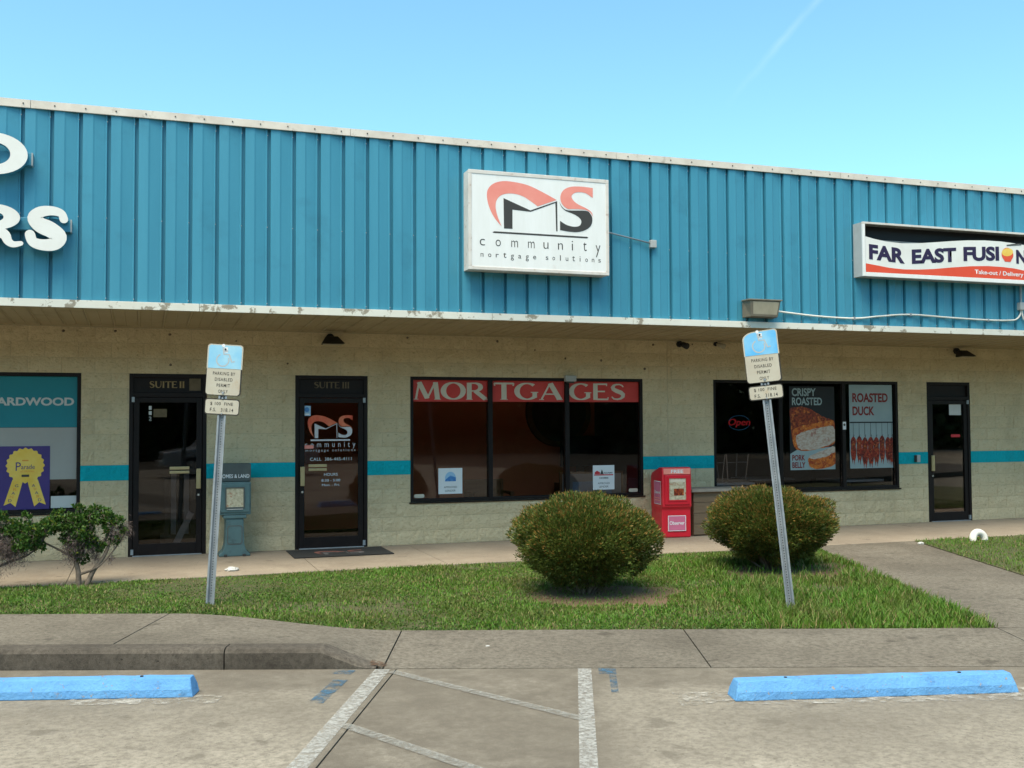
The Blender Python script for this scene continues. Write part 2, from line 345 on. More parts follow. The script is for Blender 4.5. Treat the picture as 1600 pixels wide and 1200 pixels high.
GL = {   # roman capitals drawn as contrasted strokes in a unit box: (advance, strokes)
 'M': (1.12, [([(.07, .02), (.2, .99)], .07), ([(.2, .99), (.54, .06)], .17), ([(.54, .06), (.87, .99)], .07), ([(.88, .99), (.97, .02)], .17), ([(-.02, .015), (.17, .015)], .03), ([(.83, .015), (1.11, .015)], .03)]),
 'O': (1.06, [(arc(.52, .5, .42, .47, 0, 360, 40), aw(0, 360, .06, .19, 40))]),
 'R': (.92, [([(.14, .02), (.14, .98)], .17), ([(.2, .95)]+arc(.36, .73, .27, .225, 90, -90, 16)+[(.2, .505)], [.06]+aw(90, -90, .06, .17, 16)+[.06]), ([(.4, .5), (.84, .02)], .17), ([(.0, .015), (.28, .015)], .03), ([(.72, .015), (.98, .015)], .03)]),
 'T': (.90, [([(.03, .955), (.85, .955)], .085), ([(.03, .97), (.05, .82)], .05), ([(.85, .97), (.83, .82)], .05), ([(.44, .02), (.44, .93)], .18), ([(.28, .015), (.60, .015)], .03)]),
 'G': (1.05, [(arc(.52, .5, .43, .47, 48, 318, 34), aw(48, 318, .06, .19, 34)), ([(.85, .12), (.85, .44)], .16), ([(.68, .44), (1.0, .44)], .045)]),
 'A': (1.0, [([(.09, .02), (.46, .98)], .065), ([(.47, .99), (.88, .02)], .19), ([(.22, .34), (.70, .34)], .06), ([(-.01, .015), (.20, .015)], .03), ([(.74, .015), (1.02, .015)], .03)]),
 'E': (.80, [([(.14, .0), (.14, 1.0)], .17), ([(.2, .96), (.68, .96)], .08), ([(.2, .52), (.58, .52)], .07), ([(.2, .04), (.72, .04)], .08), ([(.67, 1.0), (.66, .85)], .04), ([(.71, 0), (.73, .17)], .04)]),
 'S': (.78, [([(.64, .80), (.58, .90), (.46, .955), (.32, .95), (.2, .89), (.145, .77), (.19, .65), (.34, .55), (.52, .46), (.63, .34), (.62, .2), (.52, .09), (.36, .045), (.2, .07), (.1, .2)], [.05, .06, .07, .08, .11, .15, .18, .2, .2, .17, .14, .10, .08, .07, .05])]),
 'U': (.95, [([(.14, .98), (.14, .4), (.2, .16), (.34, .05), (.5, .04), (.66, .1), (.76, .25), (.8, .45), (.8, .98)], [.17, .17, .16, .11, .08, .08, .07, .07, .07]), ([(.0, .985), (.28, .985)], .03), ([(.68, .985), (.92, .985)], .03)]),
 'I': (.38, [([(.18, .02), (.18, .98)], .17), ([(.04, .015), (.32, .015)], .03), ([(.04, .985), (.32, .985)], .03)]),
 ' ': (.4, [])}
def roman(word, x0, x1, z0, z1, y, mat, parent, name='lettering', wm=1.22):
    tot = sum(GL[c][0] for c in word); s = (x1-x0)/tot; h = z1-z0; m = MB(); x = x0; k = 0
    for c in word:
        for pts, ws in GL[c][1]:
            k += 1
            for q in stroke(pts, [w_*wm for w_ in ws] if isinstance(ws, list) else ws*wm): m.poly([(x+p[0]*s, z0+p[1]*h) for p in q], y-.0003*(k % 7))
        x += GL[c][0]*s
    return m.build(name, mat, parent)
def circle(cx, cz, r, n=28, rz=None): return [(cx+r*math.cos(2*math.pi*i/n), cz+(rz or r)*math.sin(2*math.pi*i/n)) for i in range(n)]
def rrect(x0, x1, z0, z1, r, n=5):
    p = []
    for cx, cz, a in ((x1-r, z0+r, -90), (x1-r, z1-r, 0), (x0+r, z1-r, 90), (x0+r, z0+r, 180)):
        rr = r
        p += [(cx+rr*math.cos(R(a+90*i/n)), cz+rr*math.sin(R(a+90*i/n))) for i in range(n+1)]
    return p

# ------------------------------------------------------------------ ground, lot, walks
A = R(19.6); CA, SA = math.cos(A), math.sin(A)
def LW(u, v): return (u*CA + v*SA, -u*SA + v*CA)             # lot frame (u along the kerb, v towards the shops) to world
def v_at_y(u, y): return (y + u*SA)/CA
YB = -2.2                                                    # front edge of the shop walk
ZLOT = -0.10
def sst(a, b, x): t = min(1, max(0, (x-a)/(b-a))); return t*t*(3-2*t)
def zfront(u): return 0.05 - 0.15*min(1, max(0, (u-3.52)/.38))           # front edge of the lot walk (kerb, then ramp)
def zback(u): return 0.05 - 0.12*sst(1.9, 4.0, u)             # rear edge, along the grass
def vback(u): return -4.55 - 0.20*sst(1.9, 4.0, u)
g = MB().box(-300, 300, -300, 300, -.6, -.3).build('ground', 'ground'); tag(g, kind='structure')
base = MB().slab([LW(-30, -40), LW(40, -40), LW(40, -6.06), LW(-30, -6.06)], -.29, [ZLOT-.012]*4).build('parking_lot', 'joint'); tag(base, kind='structure')
def joint_u(v): return 4.085 + .075*(v+6.1)
us = [-14, -8, -2, None, 10.3, 16.4, 22.5]
for vi, (v0, v1) in enumerate(((-12.2, -6.075), (-18.3, -12.21), (-30, -18.31))):
    for i in range(len(us)-1):
        def uu(k, v): return us[k] if us[k] is not None else joint_u(v)
        g0 = .006
        pts = [LW(uu(i, v0)+g0, v0+g0), LW(uu(i+1, v0)-g0, v0+g0), LW(uu(i+1, v1)-g0, v1-g0), LW(uu(i, v1)+g0, v1-g0)]
        MB().slab(pts, -.2, [ZLOT]*4).build('concrete_slab', 'lot', base)
# painted marks (worn), each a thin sheet on the slab
def strip(name, mat, u0, v0, u1, v1, wd, z=ZLOT+.004, parent=base):
    d = Vector((u1-u0, v1-v0)).normalized(); n = Vector((-d.y, d.x))*wd/2
    p = [LW(u0-n.x, v0-n.y), LW(u0+n.x, v0+n.y), LW(u1+n.x, v1+n.y), LW(u1-n.x, v1-n.y)]
    a = sum(p[i-1][0]*p[i][1]-p[i][0]*p[i-1][1] for i in range(4))
    if a < 0: p = p[::-1]
    return MB().add([(x, y, z) for x, y in p], [(0, 1, 2, 3)]).build(name, mat, parent)
strip('white_stripe', 'white_line', 3.985, -6.1, 3.63, -10.8, .115)
strip('white_stripe', 'white_line', 5.497, -6.1, 5.24, -10.8, .10)
strip('hatch_stripe', 'faint_line', 4.06, -6.18, 5.41, -7.46, .085, ZLOT+.008)
strip('hatch_stripe', 'faint_line', 3.93, -7.56, 5.33, -8.95, .085, ZLOT+.008)
strip('blue_stripe', 'blue_line', 3.72, -6.12, 3.70, -6.24, .14); strip('blue_stripe', 'blue_line', 3.725, -6.42, 3.66, -7.05, .105)
strip('blue_stripe', 'blue_line', 5.665, -6.1, 5.655, -6.27, .13); strip('blue_stripe', 'blue_line', 5.69, -6.28, 5.66, -6.8, .05)
strip('cement_smear', 'pale_cement', 6.05, -6.98, 8.7, -6.86, .34, ZLOT+.005)
strip('cement_smear', 'pale_cement', 2.0, -6.98, 3.0, -6.94, .22, ZLOT+.005)

# lot-side walk with kerb on the left and a flush ramp on the right
fw = MB().slab([LW(-9, -5.96), LW(20, -5.96), LW(20, -4.9), LW(-9, -4.75)], -.29, [-.14]*4).build('sidewalk', 'joint'); tag(fw, kind='structure')
def walk_slab(u0, u1, v0f=-5.87, gap=.006, nu=10):
    m = MB(); n = 4
    rows = []
    for i in range(nu+1):
        u = u0+gap+(u1-u0-2*gap)*i/nu; vf = v0f if u < 3.95 else -6.06
        rows.append([(*LW(u, vf+(vback(u)-vf)*j/n), zfront(u)+(zback(u)-zfront(u))*j/n) for j in range(n+1)])
    b = len(m.v); m.v += [p for r_ in rows for p in r_]
    for i in range(nu):
        for j in range(n):
            k = b+i*(n+1)+j; m.f.append((k, k+n+1, k+n+2, k+1))
    ring = [b+i*(n+1) for i in range(nu+1)]+[b+nu*(n+1)+j for j in range(1, n+1)]+[b+i*(n+1)+n for i in range(nu-1, -1, -1)]+[b+j for j in range(n-1, 0, -1)]
    low = len(m.v); m.v += [(m.v[i][0], m.v[i][1], -.28) for i in ring]; L = len(ring)
    for i in range(L): m.f.append((ring[i], low+i, low+(i+1) % L, ring[(i+1) % L]))
    return m.build('walk_slab', 'walk', fw)
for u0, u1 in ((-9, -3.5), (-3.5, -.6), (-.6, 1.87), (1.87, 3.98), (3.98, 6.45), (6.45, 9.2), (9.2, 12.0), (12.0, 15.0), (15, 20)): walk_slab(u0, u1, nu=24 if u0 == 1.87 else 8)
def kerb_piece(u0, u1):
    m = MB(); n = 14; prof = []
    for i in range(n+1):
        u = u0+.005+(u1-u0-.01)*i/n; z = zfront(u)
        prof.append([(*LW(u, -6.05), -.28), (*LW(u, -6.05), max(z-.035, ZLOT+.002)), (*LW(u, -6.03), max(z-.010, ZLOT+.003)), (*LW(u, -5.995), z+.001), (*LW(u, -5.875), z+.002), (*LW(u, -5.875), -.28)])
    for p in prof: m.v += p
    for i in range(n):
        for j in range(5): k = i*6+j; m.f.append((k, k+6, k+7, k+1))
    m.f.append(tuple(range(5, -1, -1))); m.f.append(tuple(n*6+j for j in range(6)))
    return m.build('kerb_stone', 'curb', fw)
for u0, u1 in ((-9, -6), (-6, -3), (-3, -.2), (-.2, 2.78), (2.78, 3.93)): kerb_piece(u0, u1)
MB().add([(*LW(3.86, -6.0), -.086), (*LW(3.99, -6.05), -.09), (*LW(4.0, -5.93), -.089), (*LW(3.88, -5.9), -.068)], [(0, 1, 2, 3)]).build('leaf_litter', 'rust_stain', fw)
# shop walk along the wall and the path across the lawn
bw = MB().slab([(-9, YB+.01), (24, YB+.01), (24, -.0), (-9, -.0)], -.29, [-.015]*4).build('shop_walk', 'joint'); tag(bw, kind='structure')
xs = [-9, -6.3, -3.6, -.8, 2.0, 3.62, 6.6, 9.0, 12.1, 15.1, 18, 21, 24]
for x0, x1 in zip(xs, xs[1:]): MB().slab([(x0+.004, YB), (x1-.004, YB), (x1-.004, -.001), (x0+.004, -.001)], -.28, [-.012, -.012, 0, 0]).build('walk_slab', 'bwalk', bw)
pa = MB().slab([LW(9.22, -4.74), LW(10.84, -4.74), LW(10.84, v_at_y(10.84, YB-.01)), LW(9.22, v_at_y(9.22, YB-.01))], -.29, [-.09]*4).build('path', 'joint'); tag(pa, kind='structure')
vs_ = [-4.735, -3.3, -1.75, -.2, None]
for k in range(4):
    def ve(i, u): return vs_[i] if vs_[i] is not None else v_at_y(u, YB-.006)
    u0, u1 = 9.2, 10.86
    def zz(u, v): return -.07 + .055*(v+4.75)/(v_at_y(u, YB)+4.75)
    c4 = [(u0, ve(k, u0)+.004), (u1, ve(k, u1)+.004), (u1, ve(k+1, u1)-.004), (u0, ve(k+1, u0)-.004)]
    MB().slab([LW(*c) for c in c4], -.28, [zz(*c) for c in c4]).build('walk_slab', 'walk', pa)

# ------------------------------------------------------------------ lawns
BUSH1 = (4.41, -4.65); BUSH2 = (7.17, -3.94)
def lawn_pt(u, t):
    vf = vback(u)+.004; vb = v_at_y(u, YB-.012); v = vf+(vb-vf)*t; x, y = LW(u, v)
    hump = (.012 if u < 10 else .05*min(1, max(0, (u-10.86)/.5)))*math.sin(math.pi*min(1, max(0, t)))
    return x, y, zback(u)-(.012 if u < 10 else -.004)+(-.02-zback(u)+.012)*t+hump
def lawn_mat():
    m, t, b = nodes_for('lawn_soil_and_thatch'); b.inputs['Roughness'].default_value = 1
    c = mixc(t, remap(t, noise(t, 9, 6), .35, .65), (.055, .075, .018), (.10, .085, .04))
    gn = t.nodes.new('ShaderNodeNewGeometry')
    for (bx, by), rad in ((BUSH1, 1.0), (BUSH2, 1.05)):
        d = t.nodes.new('ShaderNodeVectorMath'); d.operation = 'DISTANCE'; t.links.new(gn.outputs['Position'], d.inputs[0]); d.inputs[1].default_value = (bx+.2, by-.3, 0)
        a_ = t.nodes.new('ShaderNodeMath'); a_.operation = 'MULTIPLY_ADD'; t.links.new(noise(t, 3, 4), a_.inputs[0]); a_.inputs[1].default_value = .9; t.links.new(d.outputs['Value'], a_.inputs[2])
        c = mixc(t, remap(t, a_.outputs[0], rad+.05, rad+.45, 1, 0), c, (.15, .095, .055))
    t.links.new(c, b.inputs['Base Color']); bump(t, b, noise(t, 60, 5), .8, .02); return m
LAWN = lawn_mat()
def lawn(name, u0, u1, nu):
    m = MB(); n = 14
    for i in range(nu+1):
        u = u0+(u1-u0)*i/nu
        for j in range(n+1): m.v.append(lawn_pt(u, j/n))
    for i in range(nu):
        for j in range(n): k = i*(n+1)+j; m.f.append((k, k+n+1, k+n+2, k+1))
    o = m.build(name, LAWN, smooth=True); return tag(o, kind='structure')
lawn('lawn', -5.6, 9.19, 70); lawn('lawn', 10.845, 22, 40)
def grass_mat():
    m, t, b = nodes_for('grass_blades'); b.inputs['Roughness'].default_value = .55; b.inputs['Specular IOR Level'].default_value = .3
    gn = t.nodes.new('ShaderNodeNewGeometry')
    c = mixc(t, remap(t, gn.outputs['Random Per Island'], 0, 1), (.044, .125, .008), (.125, .235, .022))
    c = mixc(t, remap(t, noise(t, 1.6, 5), .42, .68), c, (.10, .13, .022))
    c = mixc(t, remap(t, noise(t, 3.1, 6), .58, .78, 0, .35), c, (.12, .095, .035))
    dry = t.nodes.new('ShaderNodeMath'); dry.operation = 'GREATER_THAN'; t.links.new(gn.outputs['Random Per Island'], dry.inputs[0]); dry.inputs[1].default_value = .88
    c = mixc(t, dry.outputs[0], c, (.23, .18, .075))
    t.links.new(c, b.inputs['Base Color'])
    try: b.inputs['Subsurface Weight'].default_value = 0
    except Exception: pass
    return m
GRASS = grass_mat()
def vnoise(x, y, s, seed):
    # cheap smooth value noise in numpy
    r_ = np.random.default_rng(seed); tb = r_.random((64, 64)); x = x*s+100; y = y*s+100
    xi, yi = np.floor(x).astype(int), np.floor(y).astype(int); fx, fy = x-xi, y-yi; fx = fx*fx*(3-2*fx); fy = fy*fy*(3-2*fy)
    g_ = lambda a, b: tb[a % 64, b % 64]
    return (g_(xi, yi)*(1-fx)+g_(xi+1, yi)*fx)*(1-fy)+(g_(xi, yi+1)*(1-fx)+g_(xi+1, yi+1)*fx)*fy
def grass(name, u0, u1, n, hmul, seed, label):
    r_ = np.random.default_rng(seed)
    u = r_.uniform(u0, u1, n*3); t = r_.uniform(0, 1, n*3)
    P3 = np.array([lawn_pt(a, b) for a, b in zip(u, t)])
    # keep points in proportion to local width
    wd = np.array([v_at_y(a, YB)-vback(a) for a in u]); keep = r_.random(n*3) < wd/wd.max()
    for (bx, by), rad in ((BUSH1, .62), (BUSH2, .66)):
        dd = np.hypot((P3[:, 0]-bx-.15)*.8, (P3[:, 1]-by+.25)*1.15); nzv = vnoise(P3[:, 0], P3[:, 1], 3.1, 5)
        keep &= (dd + .55*(nzv-.5) > rad) | (r_.random(n*3) < .10)
    thin = .6*vnoise(P3[:, 0], P3[:, 1], 1.3, 9)+.4*vnoise(P3[:, 0], P3[:, 1], 4.2, 12); keep &= r_.random(n*3) < np.clip(1.9*thin-.25, .06, 1)
    P3 = P3[keep][:n]; u = u[keep][:n]; t = t[keep][:n]; n = len(P3)
    tall = vnoise(P3[:, 0], P3[:, 1], .9, 21)
    h = (.013+.028*r_.random(n)**1.9)*(.5+1.0*tall)*hmul
    h *= np.where((u > 7.2) & (t < .8) & (u < 9.3), 2.6, 1.0)
    edge = (t < .02) | (t > .98); h *= np.where(edge, .8, 1)
    ang = r_.uniform(0, 2*np.pi, n); wdt = r_.uniform(.0028, .0058, n)
    lean = r_.uniform(.1, .9, n)*h; la = r_.uniform(0, 2*np.pi, n)
    dx, dy = np.cos(ang)*wdt, np.sin(ang)*wdt; lx, ly = np.cos(la)*lean, np.sin(la)*lean
    V = np.empty((n, 5, 3))
    z0 = P3[:, 2]-.004
    V[:, 0] = np.c_[P3[:, 0]-dx, P3[:, 1]-dy, z0]; V[:, 1] = np.c_[P3[:, 0]+dx, P3[:, 1]+dy, z0]
    V[:, 2] = np.c_[P3[:, 0]+dx*.8+lx*.4, P3[:, 1]+dy*.8+ly*.4, z0+h*.6]; V[:, 3] = np.c_[P3[:, 0]-dx*.8+lx*.4, P3[:, 1]-dy*.8+ly*.4, z0+h*.6]
    V[:, 4] = np.c_[P3[:, 0]+lx, P3[:, 1]+ly, z0+h]
    me = bpy.data.meshes.new(name); idx = np.arange(n)*5
    me.vertices.add(n*5); me.vertices.foreach_set('co', V.ravel())
    q = np.c_[idx, idx+1, idx+2, idx+3]; tr = np.c_[idx+3, idx+2, idx+4]
    loops = np.concatenate([np.c_[q, tr].ravel()]); me.loops.add(len(loops)); me.loops.foreach_set('vertex_index', loops.astype(np.int32))
    me.polygons.add(2*n); st = np.empty(2*n, np.int32); st[0::2] = np.arange(n)*7; st[1::2] = np.arange(n)*7+4
    me.polygons.foreach_set('loop_start', st); me.update(calc_edges=True); me.validate()
    return tag(obj(name, me, GRASS), label, 'grass', kind='stuff')
grass('grass', -5.6, 9.21, 160000, 1.0, 3, 'green mown grass between the lot walk and the shop walk')
grass('grass', 10.84, 17, 45000, 1.3, 4, 'green grass right of the concrete path')

# ------------------------------------------------------------------ the building
B = thing('shop_building', 'long single-storey shop building of cream block under a teal ribbed metal fascia', 'building', (0, 0, 0))
CO = .2032; BL = .4064
OPEN = [(-4.5, -.775, 3*CO, 12*CO), (-.18, .815, 0, 12*CO), (2.01, 3.035, 0, 12*CO), (3.665, 7.413, 3*CO, 12*CO), (8.677, 12.30, 3*CO, 12*CO), (12.915, 13.855, 0, 12*CO), (15.12, 18.2, 3*CO, 12*CO)]
X0, X1, ZT = -8.0, 22.0, 15*CO
m = MB(); cur = X0
for a, b, z0, z1 in OPEN:
    m.box(cur, a, 0, .2, -.28, z1)
    if z0 > 0: m.box(a, b, 0, .2, -.28, z0)
    cur = b
m.box(cur, X1, 0, .2, -.28, 12*CO); m.box(X0, X1, 0, .2, 12*CO, 3.3)
wall = m.build('wall', 'mortar', B)
# block face meshes: rough split faces, shared between all blocks
def block_mesh(seed):
    r_ = random.Random(seed); nx, nz = 6, 3; v = []; f = []
    for j in range(nz+1):
        for i in range(nx+1):
            e = i in (0, nx) or j in (0, nz)
            v.append(((i/nx-.5)+(0 if e else r_.uniform(-.03, .03)), -(.006 if e else r_.uniform(.008, .018)), (j/nz-.5)*(CO-.006)+(0 if e else r_.uniform(-.008, .008))))
    for j in range(nz):
        for i in range(nx): k = j*(nx+1)+i; f.append((k, k+1, k+nx+2, k+nx+1))
    b0 = len(v); hz_ = (CO-.006)/2
    v += [(-.5, .004, -hz_), (.5, .004, -hz_), (.5, .004, hz_), (-.5, .004, hz_)]
    bot = list(range(0, nx+1)); top = list(range(nz*(nx+1), (nz+1)*(nx+1)))
    f += [tuple(bot[::-1])+(b0, b0+1), tuple(top)+(b0+2, b0+3)]
    lf = [j*(nx+1) for j in range(nz+1)]; rt = [j*(nx+1)+nx for j in range(nz+1)]
    f += [tuple(lf)+(b0+3, b0), tuple(rt[::-1])+(b0+1, b0+2)]
    me = bpy.data.meshes.new('block'); me.from_pydata(v, [], f); me.update(); return me
meshes = {}
for tn in ('block', 'block_teal'):
    meshes[tn] = []
    for s_ in range(8):
        me = block_mesh(s_); me.materials.append(MAT[tn]); meshes[tn].append(me)
blocks = []
CJ = 7.85                                                     # control joint
for c in range(15):
    za, zb = c*CO, (c+1)*CO; off = 0 if c % 2 else BL/2
    cuts = [(a, b) for a, b, z0, z1 in OPEN if z0 < zb-.01 and z1 > za+.01]+[(CJ-.006, CJ+.006)]
    k = math.floor((X0-off)/BL)
    while off+k*BL < X1:
        segs = [(max(X0, off+k*BL), min(X1, off+(k+1)*BL))]; k += 1
        for a, b in cuts:
            ns = []
            for s0, s1 in segs:
                if b <= s0 or a >= s1: ns.append((s0, s1)); continue
                if s0 < a: ns.append((s0, a))
                if b < s1: ns.append((b, s1))
            segs = ns
        for s0, s1 in segs:
            if s1-s0 > .05: blocks.append((s0, s1, za, c == 5))
campos = Vector((0, -14.9, 1.7))
def score(b):
    x = (b[0]+b[1])/2; vis = -1.75 < x < 15.4
    return (0 if vis else 1, -(b[1]-b[0])/(Vector((x, 0, b[2]))-campos).length**2 if vis else abs(x-7))
blocks.sort(key=score)
restm = {'block': MB(), 'block_teal': MB()}
for i, (s0, s1, za, teal) in enumerate(blocks):
    tn = 'block_teal' if teal else 'block'; me = meshes[tn][random.randrange(8)]
    if i < 300:
        o = bpy.data.objects.new('block', me); C.objects.link(o); o.parent = wall
        o.location = ((s0+s1)/2, 0, za+CO/2); o.scale = (s1-s0-.006, random.uniform(.8, 1.15), 1)
    else:
        vs2 = [((s0+s1)/2+v.co.x*(s1-s0-.006), v.co.y, za+CO/2+v.co.z) for v in me.vertices]
        restm[tn].add(vs2, [tuple(p.vertices) for p in me.polygons])
for tn in restm: tag(restm[tn].build('more_blocks', tn, wall), kind='stuff')
cur = X0
for a, b, z0, z1 in OPEN+[(X1, X1, 0, 0)]: MB().box(cur, a, -.0045, -.0005, 5*CO, 6*CO).build('painted_joint', 'block_teal', wall); cur = b
# mud nests and old screw holes under the soffit
m = MB()
for x, z in ((-.36, 3.0), (.33, 2.97), (.34, 2.56), (1.9, 2.6), (3.62, 3.0), (5.0, 2.98), (5.6, 2.86), (6.1, 2.74), (6.7, 2.72), (7.6, 2.98), (7.45, 2.6), (8.3, 3.0), (8.6, 2.55), (-1.0, 2.99), (1.2, 2.9), (9.6, 2.8)):
    r0 = random.uniform(.012, .024); n = 7
    ring = [(x+r0*math.cos(6.283*i/n)*random.uniform(.8, 1.2), -.012, z+r0*math.sin(6.283*i/n)*random.uniform(.8, 1.2)) for i in range(n)]
    m.add(ring+[(x, -.036, z)], [(i, (i+1) % n, n) for i in range(n)])
tag(m.build('mud_nest', 'bark', wall), kind='stuff')
# body, roof
MB().box(X0+.01, X1-.01, .21, 16, 3.25, 5.1).build('roof', 'roof', B)
m = MB().box(X0, X0+.2, .2, 16, -.28, 3.25).box(X1-.2, X1, .2, 16, -.28, 3.25).box(X0+.2, X1-.2, 15.8, 16, -.28, 3.25); m.build('rear_wall', 'mortar', B)
# fascia
FY = -1.9026; RIB = .3048; FX0 = -1.296-22*RIB; NP = 32; FZ0, FZ1 = 3.165, 5.39
fas = MB().box(FX0+.02, FX0+NP*3*RIB-.02, FY+.045, FY+.12, FZ0, FZ1).box(X0, X1, FY+.12, .21, 3.25, 5.1).build('fascia', 'panel', B)
prof = [(0, .036), (.108, .038), (.128, .030), (.244, .012), (.250, .022), (.262, .022), (.268, -.026), (.3000, -.026), (.3048, .036)]
v = []; f = []; pts = []
for k in range(3): pts += [(k*RIB+a, d) for a, d in (prof[:-1] if k < 2 else prof[:-1]+[(.3046, .034)])]
for z in (FZ0+.01, FZ1-.005): v += [(a, -d, z) for a, d in pts]
n = len(pts); f = [(i, i+1, n+i+1, n+i) for i in range(n-1)]
pm = bpy.data.meshes.new('metal_panel'); pm.from_pydata(v, [], f); pm.materials.append(MAT['panel']); pm.update()
for k in range(NP):
    o = bpy.data.objects.new('metal_panel', pm); C.objects.link(o); o.parent = fas; o.location = (FX0+k*3*RIB, FY+.010, 0)
m = MB()
for k in range(NP*3):
    for z in (3.215, 4.15, 5.28):
        x = FX0+k*RIB+.264; r0 = .0065; m.add([(x+r0*math.cos(i*1.047), FY-.020, z+r0*math.sin(i*1.047)) for i in range(6)]+[(x, FY-.026, z)], [(i, (i+1) % 6, 6) for i in range(6)])
tag(m.build('screws', 'grey', fas), kind='stuff')
capo = MB().box(X0, X1, FY-.02, .21, 5.385, 5.44).build('parapet_cap', 'cap', B)
xs = [X0, -4.9, -1.24, 2.42, 6.08, 9.74, 13.4, 17.06, X1]
for a, b in zip(xs, xs[1:]):
    MB().add([(x, y, z) for x in (a+.003, b-.003) for y, z in ((FY-.042, 5.355), (FY-.048, 5.360), (FY-.042, 5.452), (FY+.06, 5.472), (FY+.06, 5.445))],
             [(0, 1, 6, 5), (1, 2, 7, 6), (2, 3, 8, 7), (3, 4, 9, 8), (4, 0, 5, 9), (4, 3, 2, 1, 0), (5, 6, 7, 8, 9)]).build('cap_section', 'cap', capo)
m = MB()
for k in range(90):
    x = X0+.1+k*RIB*1.08; m.box(x-.006, x+.006, FY-.054, FY-.045, 5.40, 5.412)
tag(m.build('cap_screws', 'bronze', capo), kind='stuff')
tri = MB().box(X0, X1, FY-.03, FY+.04, 3.105, 3.165).build('drip_trim', 'trim', B)
xs = [X0, -3.4, .62, 4.28, 6.31, 9.9, 13.5, 17.2, X1]
for a, b in zip(xs, xs[1:]): MB().box(a+.003, b-.003, FY-.056, FY-.031, 3.092+random.uniform(-.003, .003), 3.182).build('trim_section', 'trim', tri, bev=.003)
sof = MB().add([(X0, FY+.04, 3.135), (X1, FY+.04, 3.135), (X1, .0, 3.085), (X0, .0, 3.085), (X0, FY+.04, 3.24), (X1, FY+.04, 3.24), (X1, 0, 3.24), (X0, 0, 3.24)], [(0, 3, 2, 1), (4, 5, 6, 7), (0, 1, 5, 4), (2, 3, 7, 6), (1, 2, 6, 5), (3, 0, 4, 7)]).build('soffit', 'soffit', B)
spv = [(0, 0), (.018, -.014), (.034, 0), (.15, 0), (.156, -.006), (.162, 0), (.3, 0)]
sm = bpy.data.meshes.new('soffit_panel'); n = len(spv)
sm.from_pydata([(a, FY+.042, 3.118+d) for a, d in spv]+[(a, -.004, 3.068+d) for a, d in spv], [], [(i, n+i, n+i+1, i+1) for i in range(n-1)]); sm.materials.append(MAT['soffit']); sm.update()
k = 0
while X0+k*.3048 < X1-.3:
    o = bpy.data.objects.new('soffit_panel', sm); C.objects.link(o); o.parent = sof; o.location = (X0+k*.3048, 0, 0); k += 1
MB().box(X0, X1, -.03, -.012, 3.045, 3.075).build('wall_moulding', 'soffit', sof)

# rooms behind the glass
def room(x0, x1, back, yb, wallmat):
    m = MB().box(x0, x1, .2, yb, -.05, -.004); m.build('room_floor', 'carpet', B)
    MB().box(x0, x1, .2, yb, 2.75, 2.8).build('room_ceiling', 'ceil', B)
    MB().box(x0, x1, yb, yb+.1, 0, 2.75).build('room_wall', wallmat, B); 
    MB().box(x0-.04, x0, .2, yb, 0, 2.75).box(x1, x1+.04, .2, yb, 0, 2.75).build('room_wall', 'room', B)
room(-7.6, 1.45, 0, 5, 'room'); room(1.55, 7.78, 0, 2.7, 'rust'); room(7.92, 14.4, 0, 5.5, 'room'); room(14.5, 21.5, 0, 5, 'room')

# windows
def window(x0, x1, z0, z1, mull, fr=.045):
    m = MB().box(x0, x1, -.004, .11, z1-fr, z1).box(x0, x1, -.004, .11, z0, z0+fr).box(x0, x0+fr, -.004, .11, z0+fr, z1-fr).box(x1-fr, x1, -.004, .11, z0+fr, z1-fr)
    w_ = m.build('window', 'bronze', B, bev=.004)
    e = [x0+fr]+[q for q in mull]+[x1-fr]
    for q in mull: MB().box(q-.034, q+.034, .001, .105, z0+fr, z1-fr).build('mullion', 'bronze', w_, bev=.004)
    for i in range(len(e)-1):
        a = e[i]+(.034 if i else 0); b = e[i+1]-(.034 if i < len(mull) else 0)
        MB().box(a+.001, b-.001, .05, .056, z0+fr, z1-fr).build('pane', 'glass', w_)
    MB().box(x0-.02, x1+.02, -.03, .0, z0-.02, z0-.001).build('sill', 'bronze', w_)
    return w_
wl = window(-4.5, -.775, 3*CO, 12*CO, [-2.9]); wm = window(3.665, 7.413, 3*CO, 12*CO, [4.896, 6.135]); wr = window(8.677, 12.30, 3*CO, 12*CO, [9.95, 11.19]); wx = window(15.12, 18.2, 3*CO, 12*CO, [16.6])
GY = .0475                                                     # just in front of the glass
